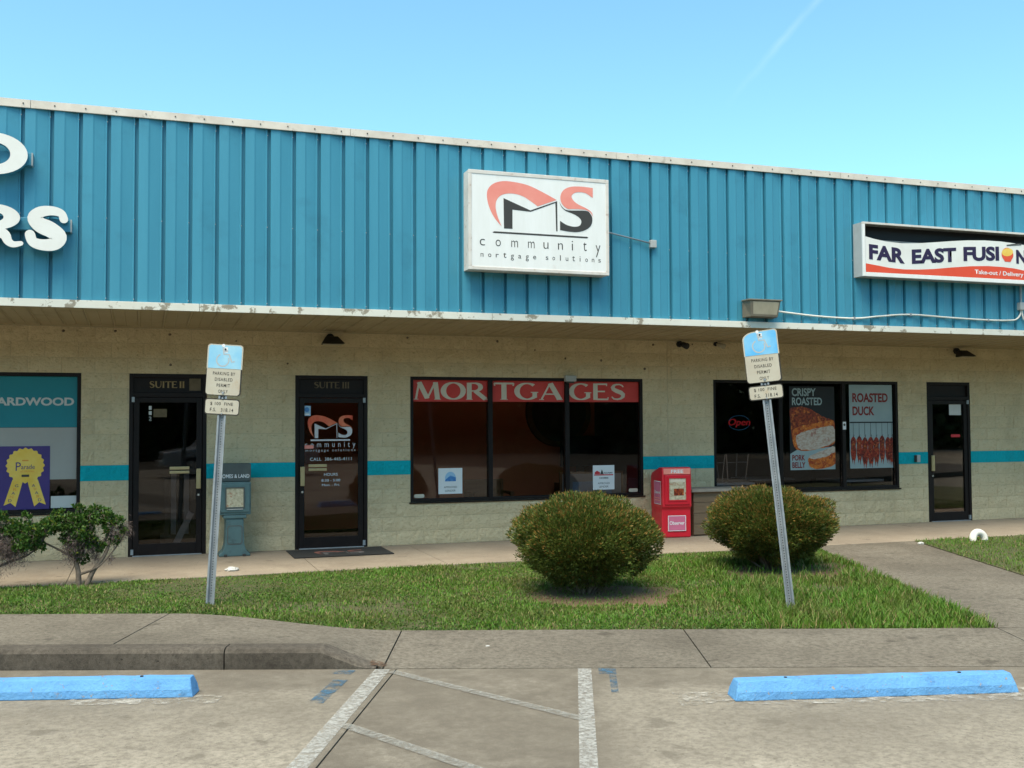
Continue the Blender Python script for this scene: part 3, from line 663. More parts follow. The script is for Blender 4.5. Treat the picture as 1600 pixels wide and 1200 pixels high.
# doors
def door(x0, x1, handle_right, suite):
    fr = .05; m = MB().box(x0, x0+fr, -.006, .12, 0, 2.438).box(x1-fr, x1, -.006, .12, 0, 2.438).box(x0+fr, x1-fr, -.006, .12, 2.438-fr, 2.438).box(x0+fr, x1-fr, -.004, .12, 2.125, 2.185)
    d = m.build('door', 'bronze', B, bev=.004)
    MB().box(x0+fr, x1-fr, .03, .05, 2.185, 2.388).build('transom_panel', 'bronze', d)
    a, b = x0+fr+.006, x1-fr-.006; st = .075
    MB().box(a, a+st, .008, .055, .012, 2.12).box(b-st, b, .008, .055, .012, 2.12).box(a+st, b-st, .008, .055, 2.05, 2.12).box(a+st, b-st, .008, .055, .012, .16).build('leaf_frame', 'bronze', d, bev=.004)
    MB().box(a+st, b-st, .028, .034, .16, 2.05).build('pane', 'glass', d)
    MB().box(a, b, -.03, .008, .001, .012).build('threshold', 'galv', d)
    hx = b-.045 if handle_right else a+.045
    MB().box(hx-.03, hx+.03, -.028, .006, .885, 1.155).build('pull_handle', 'brass', d, bev=.006)
    MB().tube([(hx, .007, .80), (hx, -.008, .80)], .016, 10).build('lock_cylinder', 'chrome', d)
    hx2 = x0+fr if handle_right else x1-fr
    for z in (.06, 2.09): MB().box(hx2-.018, hx2+.018, -.016, .006, z-.035, z+.035).build('pivot_hinge', 'galv', d)
    return d
d1 = door(-.18, .815, True, 'II'); d2 = door(2.01, 3.035, False, 'III'); d3 = door(12.915, 13.855, False, '')
for d, a in ((d1, .34), (d2, 2.20)): MB().box(a, a+.255, .012, .027, 1.145, 1.185).box(a, a+.255, .012, .027, 1.092, 1.128).build('mail_slot', 'brass', d, bev=.003)

# ------------------------------------------------------------------ lettering on doors and windows
LOGO = {'C': [(4.347, 4.29), (4.249, 4.399), (4.18, 4.529), (4.149, 4.662), (4.164, 4.763), (4.24, 4.841), (4.361, 4.881), (4.514, 4.882), (4.714, 4.852), (4.914, 4.777), (5.117, 4.685), (4.846, 4.583), (4.757, 4.64), (4.646, 4.7), (4.536, 4.726), (4.426, 4.723), (4.338, 4.692), (4.283, 4.63), (4.267, 4.545), (4.289, 4.432)],
 'M': [(4.375, 4.661), (4.745, 4.524), (5.122, 4.671), (5.125, 4.27), (5.105, 4.271), (5.096, 4.644), (4.749, 4.505), (4.497, 4.518), (4.496, 4.267), (4.379, 4.265)],
 'SU': [(5.636, 4.881), (5.462, 4.888), (5.312, 4.873), (5.214, 4.824), (5.17, 4.748), (5.176, 4.668), (5.219, 4.607), (5.276, 4.574), (5.39, 4.582), (5.506, 4.583), (5.586, 4.558), (5.637, 4.494), (5.61, 4.557), (5.529, 4.605), (5.425, 4.646), (5.357, 4.691), (5.327, 4.746), (5.357, 4.787), (5.427, 4.811), (5.531, 4.803), (5.634, 4.746)],
 'SL': [(5.151, 4.666), (5.196, 4.595), (5.276, 4.559), (5.529, 4.569), (5.598, 4.53), (5.625, 4.468), (5.608, 4.381), (5.538, 4.317), (5.422, 4.278), (5.296, 4.275), (5.16, 4.289), (5.161, 4.412), (5.251, 4.364), (5.354, 4.345), (5.435, 4.36), (5.465, 4.409), (5.447, 4.461), (5.367, 4.51), (5.253, 4.545), (5.185, 4.594)]}
def catmull(p, n=4, sharp=()):
    out_ = []; N = len(p)
    for i in range(N):
        a, b, c, d = p[i-1], p[i], p[(i+1) % N], p[(i+2) % N]
        if i in sharp: a = b
        if (i+1) % N in sharp: d = c
        for k in range(n):
            t = k/n
            out_.append(tuple(.5*(2*b[j]+(c[j]-a[j])*t+(2*a[j]-5*b[j]+4*c[j]-d[j])*t*t+(-a[j]+3*b[j]-3*c[j]+d[j])*t**3) for j in (0, 1)))
    return out_
SHARP = {'C': (0, 10, 11), 'SU': (0, 7, 11, 20), 'SL': (0, 10, 11)}
def logo(parent, y, fx, fz, mats):
    for i, (k, mt) in enumerate(zip(('C', 'M', 'SU', 'SL'), mats)):
        p = catmull(LOGO[k], 4, SHARP[k]) if k in SHARP else LOGO[k]
        MB().poly([(fx(a), fz(b)) for a, b in p], y-.0004*i).build('logo_shape', mt, parent)
DGY = .0255                                                    # front of door glass
MB().rect(.587, .735, 2.215, 2.38, .0283).build('faded_patch', 'dimgold', d1)
roman('II', .455, .53, 2.25, 2.338, .0285, 'gold', d1)
roman('SUITE', .07, .435, 2.25, 2.338, .0285, 'gold', d1)
roman('SUITE', 2.272, 2.645, 2.26, 2.35, .0285, 'dimgold', d2); roman('III', 2.672, 2.782, 2.26, 2.35, .0285, 'dimgold', d2)
MB().rect(.128, .30, 1.855, 1.965, DGY).build('suite_notice', 'dimgold', d1)
for z, s_ in ((1.955, '1'), (1.885, '1'), (1.81, '2')): text(s_, .068, .105, z, z+.05, DGY, 'paperdim', d1)
fx = lambda x: 2.188+(x-4.149)/(5.637-4.149)*(2.824-2.188); fz = lambda z: 1.553+(z-4.265)/(4.888-4.265)*(1.877-1.553)
logo(d2, DGY, fx, fz, ('orange', 'silver', 'orange', 'silver'))
MB().rect(2.229, 2.788, 1.512, 1.535, DGY).build('logo_bar', 'silver', d2)
text('community', 2.15, 2.864, 1.40, 1.498, DGY, 'silver', d2, spacing=1.9); text('mortgage solutions', 2.156, 2.864, 1.352, 1.40, DGY, 'silver', d2, spacing=1.5)
text('CALL  386-445-4111', 2.222, 2.81, 1.234, 1.278, DGY, 'paper', d2, spacing=1.1)
text('HOURS', 2.418, 2.612, 1.018, 1.058, DGY, 'paper', d2); text('8:30 - 5:00', 2.383, 2.648, .938, .972, DGY, 'paper', d2); text('Mon. - Fri.', 2.39, 2.64, .874, .906, DGY, 'paper', d2)
MB().poly(rrect(2.118, 2.273, 1.405, 1.453, .02), DGY-.001).build('tape_patch', 'salmon', d2)
st = MB().rect(2.124, 2.228, 1.868, 2.01, DGY).build('membership_sticker', 'skyprint', d2)
MB().poly(circle(2.176, 1.955, .034), DGY-.0005).build('sticker_mark', 'blueprint', d2); MB().rect(2.14, 2.212, 1.878, 1.90, DGY-.0005).build('sticker_strip', 'paper', d2)
# right-hand door
MB().rect(13.42, 13.68, 1.86, 2.12, DGY-.001).build('paper_notice', 'paperdim', d3)
MB().poly(rrect(13.45, 13.65, 1.47, 1.52, .015), DGY-.001).build('red_sticker', 'redprint', d3)
# MORTGAGES window
for a, b in ((3.712, 4.860), (4.932, 6.099), (6.171, 7.366)): MB().rect(a, b, 2.075, 2.391, GY).build('vinyl_band', 'redvinyl', wm)
roman('MOR', 3.735, 4.858, 2.106, 2.362, GY-.003, 'letter_beige', wm); roman('TGA', 4.955, 6.07, 2.106, 2.362, GY-.003, 'letter_beige', wm); roman('GES', 6.188, 7.15, 2.106, 2.362, GY-.003, 'letter_beige', wm)
for a in (3.73, 7.18): MB().poly(rrect(a, a+.155, .668, .722, .022), GY-.004).build('alarm_sticker', 'letter_beige', wm)
# left window
MB().rect(-2.86, -.825, 1.725, 2.39, GY).build('vinyl_band', 'tealvinyl', wl); MB().rect(-4.45, -2.94, 1.725, 2.39, GY).build('vinyl_band', 'tealvinyl', wl)
text('ARDWOOD', -1.79, -.862, 2.008, 2.115, GY-.002, 'paperdim', wl, bold=.035)
MB().rect(-2.86, -.825, 1.045, 1.722, GY).build('grey_blind', 'greyvinyl', wl)
MB().rect(-1.13, -.823, .672, .828, GY).build('white_card', 'paperdim', wl)
# restaurant window sticker
MB().rect(11.16, 11.225, 1.62, 1.75, -.001).build('window_sticker', 'paper', wr); MB().poly(circle(11.192, 1.70, .022, 14), -.002).build('sticker_mark', 'charcoal', wr)

def poster(name, label, x0, x1, z0, z1, y, mat):
    t = thing(name, label, 'poster', ((x0+x1)/2, y, z0)); sh = MB().box(x0, x1, y-.0012, y+.0012, z0, z1).build('sheet', mat, t); return sh
# award poster
AP = poster('award_poster', 'purple poster with a gold award rosette in the left window', -1.85, -1.145, .664, 1.482, GY-.003, 'purple'); y = GY-.006
ros = [(-1.437+(.222+.010*math.cos(20*a_))*math.cos(a_), 1.232+(.222+.010*math.cos(20*a_))*math.sin(a_)) for a_ in [2*math.pi*i/120 for i in range(120)]]
for s_, w_ in ((-1, 'GRAND'), (1, 'AWARD')):
    q = [(-1.437+s_*.02, 1.06), (-1.437+s_*.15, 1.05), (-1.437+s_*.25, .72), (-1.437+s_*.17, .755), (-1.437+s_*.11, .70)]
    MB().poly(q, y).build('ribbon_tail', 'yellow', AP)
    for i, ch in enumerate(w_): text(ch, -1.437+s_*(.10+.019*i)-.02, -1.437+s_*(.10+.019*i)+.02, .955-.047*i, .99-.047*i, y-.002, 'orangep' if i % 2 else 'purple', AP)
MB().poly(ros, y-.001).build('rosette', 'yellow', AP)
MB().poly(circle(-1.437, 1.232, .165, 40), y-.002).build('rosette_centre', MAT['yellow'], AP)
text('P', -1.55, -1.49, 1.165, 1.275, y-.003, 'purple', AP); text('arade', -1.485, -1.325, 1.185, 1.245, y-.003, 'purple', AP); text('of Homes', -1.50, -1.33, 1.145, 1.172, y-.003, 'orangep', AP)
MB().rect(-1.475, -1.40, 1.288, 1.305, y-.003).build('date_bar', 'orangep', AP); MB().rect(-1.48, -1.39, 1.085, 1.115, y-.003).build('date_bar', 'charcoal', AP)
# lender notices
def notice(x0, x1, label, kind):
    t = poster('paper_notice', label, x0, x1, .716, 1.093, GY-.003, 'paper'); y = GY-.0055; cx = (x0+x1)/2
    if kind == 0:
        MB().poly(arc(cx, .94, .085, .10, 0, 180, 16)+[(cx-.085, .90), (cx+.085, .90)], y).build('logo_dome', 'skyprint', t)
        MB().poly([(cx-.07, .93), (cx, .985), (cx+.085, .955), (cx+.085, .90), (cx-.085, .90)], y-.0006).build('logo_house', 'blueprint', t)
    else:
        MB().rect(x0+.02, x1-.02, .935, .952, y).build('logo_bar', 'redprint', t)
        MB().poly([(x0+.03, .955), (x0+.03, .985), (x0+.07, 1.01), (x0+.12, .985), (x0+.12, .955)], y).build('logo_house', 'redprint', t); text('ADAMS', cx+.0, x1-.03, .962, .985, y, 'black', t, bold=.02); text('HOMES', cx-.07, cx+.08, .885, .907, y, 'black', t, bold=.03)
        MB().poly([(cx-.06, .955), (cx-.03, 1.03), (cx, .955)], y-.0006).build('logo_steeple', 'charcoal', t)
    text('APPROVED', cx-.10, cx+.10, .80, .828, y, 'charcoal', t); text('LENDER', cx-.08, cx+.08, .748, .776, y, 'charcoal', t)
notice(4.097, 4.463, 'white paper notice with a blue dome logo in the mortgage window', 0)
notice(6.569, 6.934, 'white paper notice with a red house logo in the mortgage window', 1)
# pork belly poster
def ragged(p, amt, seed, x1=11.028, x0=10.142):
    r_ = random.Random(seed); return [(min(x1, max(x0, a+r_.uniform(-amt, amt))), b+r_.uniform(-amt, amt)) for a, b in p]
PP = poster('food_poster', 'black crispy roasted pork belly poster in the restaurant window', 10.14, 11.03, .95, 2.345, GY-.003, 'black'); y = GY-.006
text('CRISPY', 10.19, 10.66, 2.182, 2.316, y, 'duckbg', PP, bold=.025); text('ROASTED', 10.19, 10.78, 2.03, 2.16, y, 'duckbg', PP, bold=.025)
MB().poly([(10.142, .952), (10.142, 1.22), (10.30, 1.30), (11.028, 1.33), (11.028, .952)], y).build('poster_ground', 'duckbg', PP)
MB().poly(ragged(catmull([(10.142, 1.95), (10.25, 2.0), (10.50, 1.985), (10.76, 1.86), (11.02, 1.73), (11.02, 1.38), (10.6, 1.30), (10.3, 1.29), (10.19, 1.42), (10.16, 1.7)], 5), .007, 1), y-.0008).build('roast_crust', 'crust', PP)
MB().poly(ragged(catmull([(10.19, 1.58), (10.28, 1.66), (10.62, 1.73), (10.94, 1.78), (11.02, 1.72), (11.025, 1.40), (10.64, 1.29), (10.30, 1.28), (10.20, 1.40)], 5), .007, 2), y-.0016).build('orange_rim', 'crust_hot', PP)
MB().poly(ragged(catmull([(10.27, 1.52), (10.45, 1.60), (10.70, 1.65), (10.95, 1.68), (11.022, 1.62), (11.024, 1.42), (10.66, 1.30), (10.36, 1.29), (10.27, 1.38)], 5), .007, 3), y-.0024).build('meat_face', 'meat', PP)
MB().poly(ragged(catmull([(10.50, 1.16), (10.62, 1.22), (10.85, 1.29), (11.025, 1.33), (11.025, 1.05), (10.80, .97), (10.58, .975), (10.50, 1.05)], 5), .007, 4), y-.0032).build('meat_slice', 'meat', PP)
MB().poly(ragged(catmull([(10.50, 1.14), (10.60, 1.13), (10.82, 1.16), (11.025, 1.23), (11.025, 1.05), (10.80, .97), (10.58, .975), (10.50, 1.05)], 5), .007, 5), y-.004).build('orange_rim', 'crust_hot', PP)
text('PORK', 10.178, 10.43, 1.108, 1.203, y-.002, 'dkred', PP, bold=.03); text('BELLY', 10.178, 10.435, .985, 1.082, y-.002, 'dkred', PP, bold=.03)
# roast duck poster
DP = poster('food_poster', 'pale roasted duck poster at the right end of the restaurant window', 11.33, 12.215, .957, 2.382, GY-.003, 'duckbg'); y = GY-.006
text('ROASTED', 11.393, 12.125, 2.082, 2.24, y, 'dkred', DP, bold=.035); text('DUCK', 11.393, 11.842, 1.857, 2.012, y, 'dkred', DP, bold=.035)
MB().rect(11.332, 12.213, 1.728, 1.75, y).build('hanging_rail', 'black', DP)
for i, x in enumerate((11.40, 11.52, 11.635, 11.755, 11.87, 11.99, 12.11, 12.19)):
    rr_ = random.Random(i*7+1); s_ = rr_.uniform(.92, 1.08); dz = rr_.uniform(-.025, .025)
    q = [(-.03, .20), (.0, .225), (.035, .20), (.058, .14), (.050, .05), (.060, -.04), (.052, -.14), (.030, -.22), (.020, -.29), (.010, -.21), (-.008, -.20), (-.020, -.27), (-.032, -.20), (-.052, -.12), (-.060, -.02), (-.052, .06), (-.060, .14)]
    q = [(min(max(x+a*s_, 11.334), 12.211), 1.27+dz+b*s_) for a, b in catmull(q, 3)]
    MB().poly(q, y-.0006-.0006*(i % 2)).build('roast_duck', 'duck', DP)
    MB().poly([(min(max(x+.028*math.cos(k_/8*6.283), 11.334), 12.211), 1.32+dz+.07*math.sin(k_/8*6.283)) for k_ in range(8)], y-.0018).build('duck_wing', 'crust', DP)
    MB().poly(stroke([(x, 1.47+dz), (x+.02, 1.53), (x-.005, 1.60), (x+.008, 1.73)], .008)[0], y-.0022).build('hook', 'charcoal', DP); MB().rect(x-.003, x+.004, 1.50, 1.728, y-.0024).build('hook', 'charcoal', DP)
# neon open sign
nx, nz_ = 9.225, 1.742
NS = thing('neon_sign', 'dim red and blue neon open sign hanging in the restaurant window', 'neon sign', (nx, .12, 1.60))
MB().tube([(nx+.20*math.cos(R(a_)), .12, nz_+.118*math.sin(R(a_))) for a_ in range(20, 166, 8)], .006, 6).build('blue_tube', 'neonblue', NS)
MB().tube([(nx+.20*math.cos(R(a_)), .12, nz_+.118*math.sin(R(a_))) for a_ in range(200, 346, 8)], .006, 6).build('blue_tube', 'neonblue', NS)
text('Open', nx-.20, nx+.21, nz_-.075, nz_+.065, .125, 'neonred', NS, shear=.25, depth=.012)
for s_ in (-.12, .12): MB().tube([(nx+s_, .125, nz_+.09), (nx+s_, .125, 2.39)], .002, 4).build('chain', 'black', NS)

# ------------------------------------------------------------------ signs on the fascia
def smooth_path(p, n=8):
    out_ = []
    for i in range(len(p)-1):
        a, b, c, d = (Vector(p[max(i-1, 0)]), Vector(p[i]), Vector(p[i+1]), Vector(p[min(i+2, len(p)-1)]))
        for k in range(n): q = k/n; out_.append(.5*(2*b+(c-a)*q+(2*a-5*b+4*c-d)*q*q+(-a+3*b-3*c+d)*q**3))
    return out_+[Vector(p[-1])]
SY = FY-.25
S1 = thing('box_sign', 'white box sign with red and black logo for community mortgage solutions', 'sign', (4.89, FY-.022, 3.715))
x0, x1, z0, z1 = 3.90, 5.867, 3.715, 5.005
MB().box(x0+.004, x1-.004, SY+.012, FY-.022, z0+.004, z1-.004).build('cabinet', 'signframe', S1)
MB().box(x0, x1, SY-.004, SY+.03, z1-.05, z1).box(x0, x1, SY-.004, SY+.03, z0, z0+.045).box(x0, x0+.045, SY-.004, SY+.03, z0+.045, z1-.05).box(x1-.045, x1, SY-.004, SY+.03, z0+.045, z1-.05).build('frame', 'signframe', S1, bev=.005)
S1F = MB().box(x0+.045, x1-.045, SY+.002, SY+.011, z0+.045, z1-.05).build('face', 'signwhite', S1)
logo(S1F, SY+.0005, lambda a: a, lambda b: b, ('salmon', 'charcoal', 'salmon', 'charcoal'))
MB().poly([(4.222, 4.21), (4.249, 4.222), (5.549, 4.221), (5.565, 4.209), (5.544, 4.199), (4.238, 4.199)], SY+.0005).build('logo_bar', 'charcoal', S1F)
xx = np.linspace(4.065, 5.69, 9)
for ch, cx in zip('community', (4.085, 4.30, 4.525, 4.755, 4.96, 5.165, 5.335, 5.515, 5.705)):
    wd = {'m': .092, 'i': .018, 't': .05}.get(ch, .07); hi = {'i': .125, 't': .115}.get(ch, .085); lo = -.075 if ch == 'y' else 0
    text(ch, cx-wd/2, cx+wd/2, 4.03+lo, 4.03+hi, SY+.0005, 'charcoal', S1F, bold=-.008)
xm = 4.055
for ch, cx in zip('mortgage', np.linspace(4.08, 4.80, 8)):
    text(ch, cx-.02, cx+.022, 3.885-(.03 if ch == 'g' else 0), 3.885+(.065 if ch == 't' else .045), SY+.0005, 'charcoal', S1F)
for ch, cx in zip('solutions', np.linspace(4.975, 5.725, 9)):
    wd = .006 if ch in 'li' else .018
    text(ch, cx-wd, cx+wd, 3.885, 3.885+(.07 if ch in 'lit' else .045), SY+.0005, 'charcoal', S1F)
J1 = thing('conduit', 'short grey conduit from the white box sign to a small junction box', 'conduit', (6.62, FY-.022, 4.165))
MB().tube([(5.872, FY-.10, 4.335), (5.93, FY-.075, 4.333), (6.575, FY-.05, 4.225)], .011, 8).build('pipe', 'galv', J1, smooth=True)
MB().box(6.575, 6.665, FY-.085, FY-.022, 4.16, 4.265).build('junction_box', 'grey', J1, bev=.006)
# restaurant sign
S2 = thing('box_sign', 'long box sign with a black and red wave reading FAR EAST FUSION', 'sign', (11.8, FY-.022, 3.885))
x0, x1, z0, z1 = 9.955, 13.75, 3.885, 4.69
MB().box(x0+.004, x0+.02, SY+.031, FY-.022, z0+.004, z1-.004).box(x1-.02, x1-.004, SY+.031, FY-.022, z0+.004, z1-.004).box(x0+.02, x1-.02, SY+.031, FY-.022, z0+.004, z0+.02).box(x0+.02, x1-.02, SY+.031, FY-.022, z1-.02, z1-.004).build('cabinet', 'grey', S2)
MB().box(x0+.021, x1-.021, FY-.05, FY-.03, z0+.021, z1-.021).build('cabinet_back', 'black', S2)
for k_ in range(3): MB().tube([(x0+.15, FY-.09, 4.05+.2*k_), (x1-.15, FY-.09, 4.05+.2*k_)], .013, 8).build('lamp_tube', 'greyvinyl', S2)
MB().box(x0, x1, SY-.004, SY+.03, z1-.03, z1).build('top_rail', 'signframe', S2, bev=.003); MB().box(x0, x1, SY-.004, SY+.03, z0, z0+.06).build('bottom_rail', 'signwhite', S2, bev=.004)
MB().box(x0, x0+.04, SY-.004, SY+.03, z0+.06, z1-.03).box(x1-.04, x1, SY-.004, SY+.03, z0+.06, z1-.03).build('end_rail', 'signwhite', S2, bev=.004)
wt = [(10.001, 4.474), (10.153, 4.445), (10.367, 4.417), (10.649, 4.405), (10.957, 4.422), (11.269, 4.453), (11.585, 4.488), (11.883, 4.515), (12.207, 4.532), (12.512, 4.532), (12.748, 4.52), (12.987, 4.501), (13.35, 4.46), (13.705, 4.42)]
wb = [(10.001, 4.075), (10.209, 4.052), (10.423, 4.026), (10.683, 4.015), (10.947, 4.023), (11.236, 4.045), (11.575, 4.084), (11.918, 4.118), (12.266, 4.137), (12.548, 4.135), (12.784, 4.123), (12.975, 4.098), (13.35, 4.05), (13.705, 4.0)]
S2F = MB().prism([(10.001, 3.948)]+[(13.705, 3.948)]+wt[::-1], SY+.003, SY+.010).build('face', 'white', S2)
MB().poly(wb+[(13.705, 3.948), (10.001, 3.948)], SY+.0015).build('red_wave', 'fered', S2F)
text('FAR', 10.06, 10.70, 4.14, 4.365, SY, 'navy', S2F, bold=.045, skew=-.04); text('EAST', 10.83, 11.66, 4.10, 4.322, SY, 'navy', S2F, bold=.045, skew=.072); text('FUSI', 11.797, 12.488, 4.189, 4.412, SY, 'navy', S2F, bold=.045, skew=.04); text('N', 12.825, 13.03, 4.20, 4.417, SY, 'navy', S2F, bold=.045)
MB().poly(circle(12.653, 4.335, .116, 30, .105), SY-.0005).build('bowl_icon', 'fered', S2F); MB().poly([(12.60, 4.222), (12.71, 4.222), (12.73, 4.25), (12.58, 4.25)], SY-.0008).build('bowl_foot', 'fered', S2F)
MB().poly([(12.653+.112*math.cos(R(a_))*1.0, 4.37+.062*math.sin(R(a_))+.012*math.cos(R(a_))) for a_ in range(0, 360, 12)], SY-.001).build('noodles_icon', 'yellow', S2F)
for dz in (0, .022): MB().poly(stroke([(12.64, 4.475+dz*.2), (12.93, 4.50+dz)], .012)[0], SY-.0015).build('chopstick_icon', 'charcoal', S2F)
text('Take-out / Delivery', 12.008, 12.96, 3.985, 4.073, SY, 'paper', S2F, bold=.02, skew=-.006)
# channel letters of the flooring shop
def fat(pts, ws, cap=6):                                          # outline of a fat stroke with round ends
    n = len(pts); L_, R_ = [], []
    def nrm(i):
        a, b = pts[max(i-1, 0)], pts[min(i+1, n-1)]; dx, dz = b[0]-a[0], b[1]-a[1]; l = math.hypot(dx, dz); return -dz/l, dx/l
    for i in range(n):
        nx_, nz1 = nrm(i); L_.append((pts[i][0]+nx_*ws[i]/2, pts[i][1]+nz1*ws[i]/2)); R_.append((pts[i][0]-nx_*ws[i]/2, pts[i][1]-nz1*ws[i]/2))
    def capp(i, sgn):
        nx_, nz1 = nrm(i); a0 = math.atan2(nz1*sgn, nx_*sgn); return [(pts[i][0]+ws[i]/2*math.cos(a0-math.pi*k/cap), pts[i][1]+ws[i]/2*math.sin(a0-math.pi*k/cap)) for k in range(1, cap)]
    return L_+capp(n-1, 1)+R_[::-1]+capp(0, -1)
def open_catmull(p, n=5): return [(q.x, q.z) for q in smooth_path([(a, 0, b) for a, b in p], n)]
def sgl(x0, x1, z0, z1):                                          # S
    k = open_catmull([(.86, .70), (.80, .82), (.60, .865), (.36, .83), (.22, .70), (.34, .56), (.58, .46), (.76, .32), (.66, .17), (.42, .135), (.20, .19), (.13, .34)])
    ws = np.interp(np.linspace(0, 1, len(k)), [0, .08, .2, .35, .5, .65, .8, .92, 1], [.17, .16, .20, .26, .34, .30, .24, .20, .20])
    return [fat([(x0+a*(x1-x0), z0+b*(z1-z0)) for a, b in k], [w_*(z1-z0) for w_ in ws])]
def dgl(x0, x1, z0, z1):                                          # D as two halves of a ring so that no face needs a hole
    cx, cz = x0+(x1-x0)*.36, (z0+z1)/2; ox, oz, ix, iz = (x1-cx), (z1-z0)/2, (x1-cx)*.50, (z1-z0)*.27
    o_ = [(cx+ox*math.cos(R(a_)), cz+oz*math.sin(R(a_))) for a_ in range(-90, 91, 9)]; i_ = [(cx+ix*math.cos(R(a_)), cz+iz*math.sin(R(a_))) for a_ in range(-90, 91, 9)]
    return [[(cx, z0)]+o_[1:]+[(cx, cz+iz)]+i_[::-1][1:-1]+[(cx, cz-iz)], rrect(x0, cx-.0005, z0, z1, .03)[:0]+[(x0, z0), (cx-.0005, z0), (cx-.0005, z1), (x0, z1)]]
def rgl(x0, x1, z0, z1):
    w_, h_ = x1-x0, z1-z0; q = lambda a, b: (x0+a*w_, z0+b*h_)
    bowl = [q(.42+.48*math.cos(R(a_)), .70+.30*math.sin(R(a_))) for a_ in range(90, -91, -10)]; inn = [q(.42+.17*math.cos(R(a_)), .70+.11*math.sin(R(a_))) for a_ in range(-90, 91, 15)]
    leg = open_catmull([(.50, .36), (.62, .28), (.68, .14), (.78, .07), (.92, .10)])
    return [[q(.42, 1.0)]+bowl[1:-1]+[q(.42, .40)]+inn, [q(.0, 0), q(.4195, 0), q(.4195, 1), q(0, 1)], fat([q(a, b) for a, b in leg], list(np.linspace(.30, .12, len(leg))*h_*.9))]
for fn, a, b, z0, z1, lab in ((dgl, -1.80, -1.246, 4.535, 5.005, 'white channel letter D at the upper left edge of the fascia'), (rgl, -1.80, -1.262, 3.73, 4.205, 'white channel letter R at the left edge of the fascia'), (sgl, -1.275, -.80, 3.70, 4.235, 'white channel letter S on the teal fascia at left')):
    t = thing('channel_letter', lab, 'letter', ((a+b)/2, FY-.115, z0), group='channel letters of the flooring shop')
    m1, m2 = MB(), MB()
    for i, pl in enumerate(fn(a, b, z0, z1)): m1.prism(pl, FY-.205-.0004*i, FY-.118-.0004*i); m2.prism(pl, FY-.212-.0006*i, FY-.2055-.0006*i)
    m1.build('letter_return', 'panel', t); m2.build('letter_face', 'white', t)
for z, xe, lab in ((4.755, -1.205, 'grey raceway bar behind the channel letter D'), (4.02, -.79, 'grey raceway bar behind the channel letters R and S')):
    t = thing('sign_raceway', lab, 'raceway', (-2.4, FY-.03, z)); MB().box(-4.0, xe, FY-.115, FY-.022, z-.07, z+.07).build('raceway_box', 'panel', t, bev=.004); MB().box(xe-.012, xe+.002, FY-.118, FY-.022, z-.072, z+.072).build('end_cap', 'grey', t)

# ------------------------------------------------------------------ lamps and small fittings
t = thing('wall_pack_light', 'bronze wall pack light with square lens above the trim', 'light', (8.30, FY-.022, 3.235))
MB().add([(8.04, FY-.022, 3.235), (8.56, FY-.022, 3.235), (8.56, FY-.022, 3.49), (8.04, FY-.022, 3.49), (8.09, FY-.19, 3.24), (8.52, FY-.19, 3.24), (8.555, FY-.22, 3.465), (8.055, FY-.22, 3.465)], [(0, 3, 2, 1), (4, 5, 6, 7), (0, 1, 5, 4), (2, 3, 7, 6), (1, 2, 6, 5), (3, 0, 4, 7)]).build('housing', 'lampbody', t, bev=.008)
MB().box(8.03, 8.575, FY-.235, FY-.022, 3.466, 3.488).build('visor', 'lampbody', t, bev=.005)
MB().add([(8.115, FY-.1955, 3.275), (8.50, FY-.1955, 3.275), (8.525, FY-.2225, 3.452), (8.10, FY-.2225, 3.452)], [(0, 1, 2, 3)]).build('lens', 'lampglass', t)
t = thing('conduit', 'long sagging white conduit along the fascia right of the wall pack light', 'conduit', (10.5, FY-.022, 3.28))
MB().tube(smooth_path([(8.56, FY-.07, 3.345), (8.75, FY-.055, 3.33), (9.3, FY-.05, 3.292), (9.93, FY-.05, 3.279), (10.4, FY-.05, 3.325), (10.95, FY-.05, 3.366), (11.7, FY-.05, 3.342), (12.43, FY-.05, 3.325), (12.9, FY-.05, 3.335), (13.02, FY-.055, 3.37), (13.075, FY-.06, 3.44), (13.08, FY-.06, 3.50)]), .013, 8).build('pipe', 'pvc', t, smooth=True)
MB().box(13.04, 13.15, FY-.10, FY-.024, 3.50, 3.62).build('junction_box', 'grey', t, bev=.005); MB().tube([(13.09, FY-.06, 3.62), (13.09, FY-.06, 3.884)], .016, 8).build('riser', 'galv', t)
MB().tube(smooth_path([(13.11, FY-.06, 3.50), (13.12, FY-.06, 3.40), (13.19, FY-.055, 3.345), (13.6, FY-.05, 3.33), (15.5, FY-.05, 3.33)]), .013, 8).build('pipe', 'pvc', t, smooth=True)
for x, z in ((9.93, 3.279), (10.95, 3.366), (12.43, 3.325)): MB().box(x-.012, x+.012, FY-.068, FY-.02, z-.022, z+.022).build('strap', 'galv', t)
def flood(x, z, label):
    t = thing('wall_floodlight', label, 'light', (x, -.02, z-.1), group='black wall floodlights under the soffit')
    MB().tube([(x, -.012, z+.06), (x, -.06, z+.06)], .055, 12).build('mounting_plate', 'dark_lamp', t)
    MB().tube([(x, -.05, z+.06), (x, -.13, z+.05), (x, -.16, z)], .018, 8).build('arm', 'dark_lamp', t)
    MB().add([(x-.085, -.10, z+.05), (x+.085, -.10, z+.05), (x+.15, -.16, z-.06), (x-.15, -.16, z-.06), (x-.085, -.20, z+.065), (x+.085, -.20, z+.065), (x+.165, -.34, z-.045), (x-.165, -.34, z-.045)],
             [(0, 1, 2, 3), (4, 7, 6, 5), (0, 4, 5, 1), (1, 5, 6, 2), (2, 6, 7, 3), (3, 7, 4, 0)]).build('lamp_head', 'dark_lamp', t, bev=.012)
    MB().add([(x-.13, -.175, z-.064), (x+.13, -.175, z-.064), (x+.145, -.325, z-.054), (x-.145, -.325, z-.054)], [(0, 1, 2, 3)]).build('lens', 'lampglass', t)
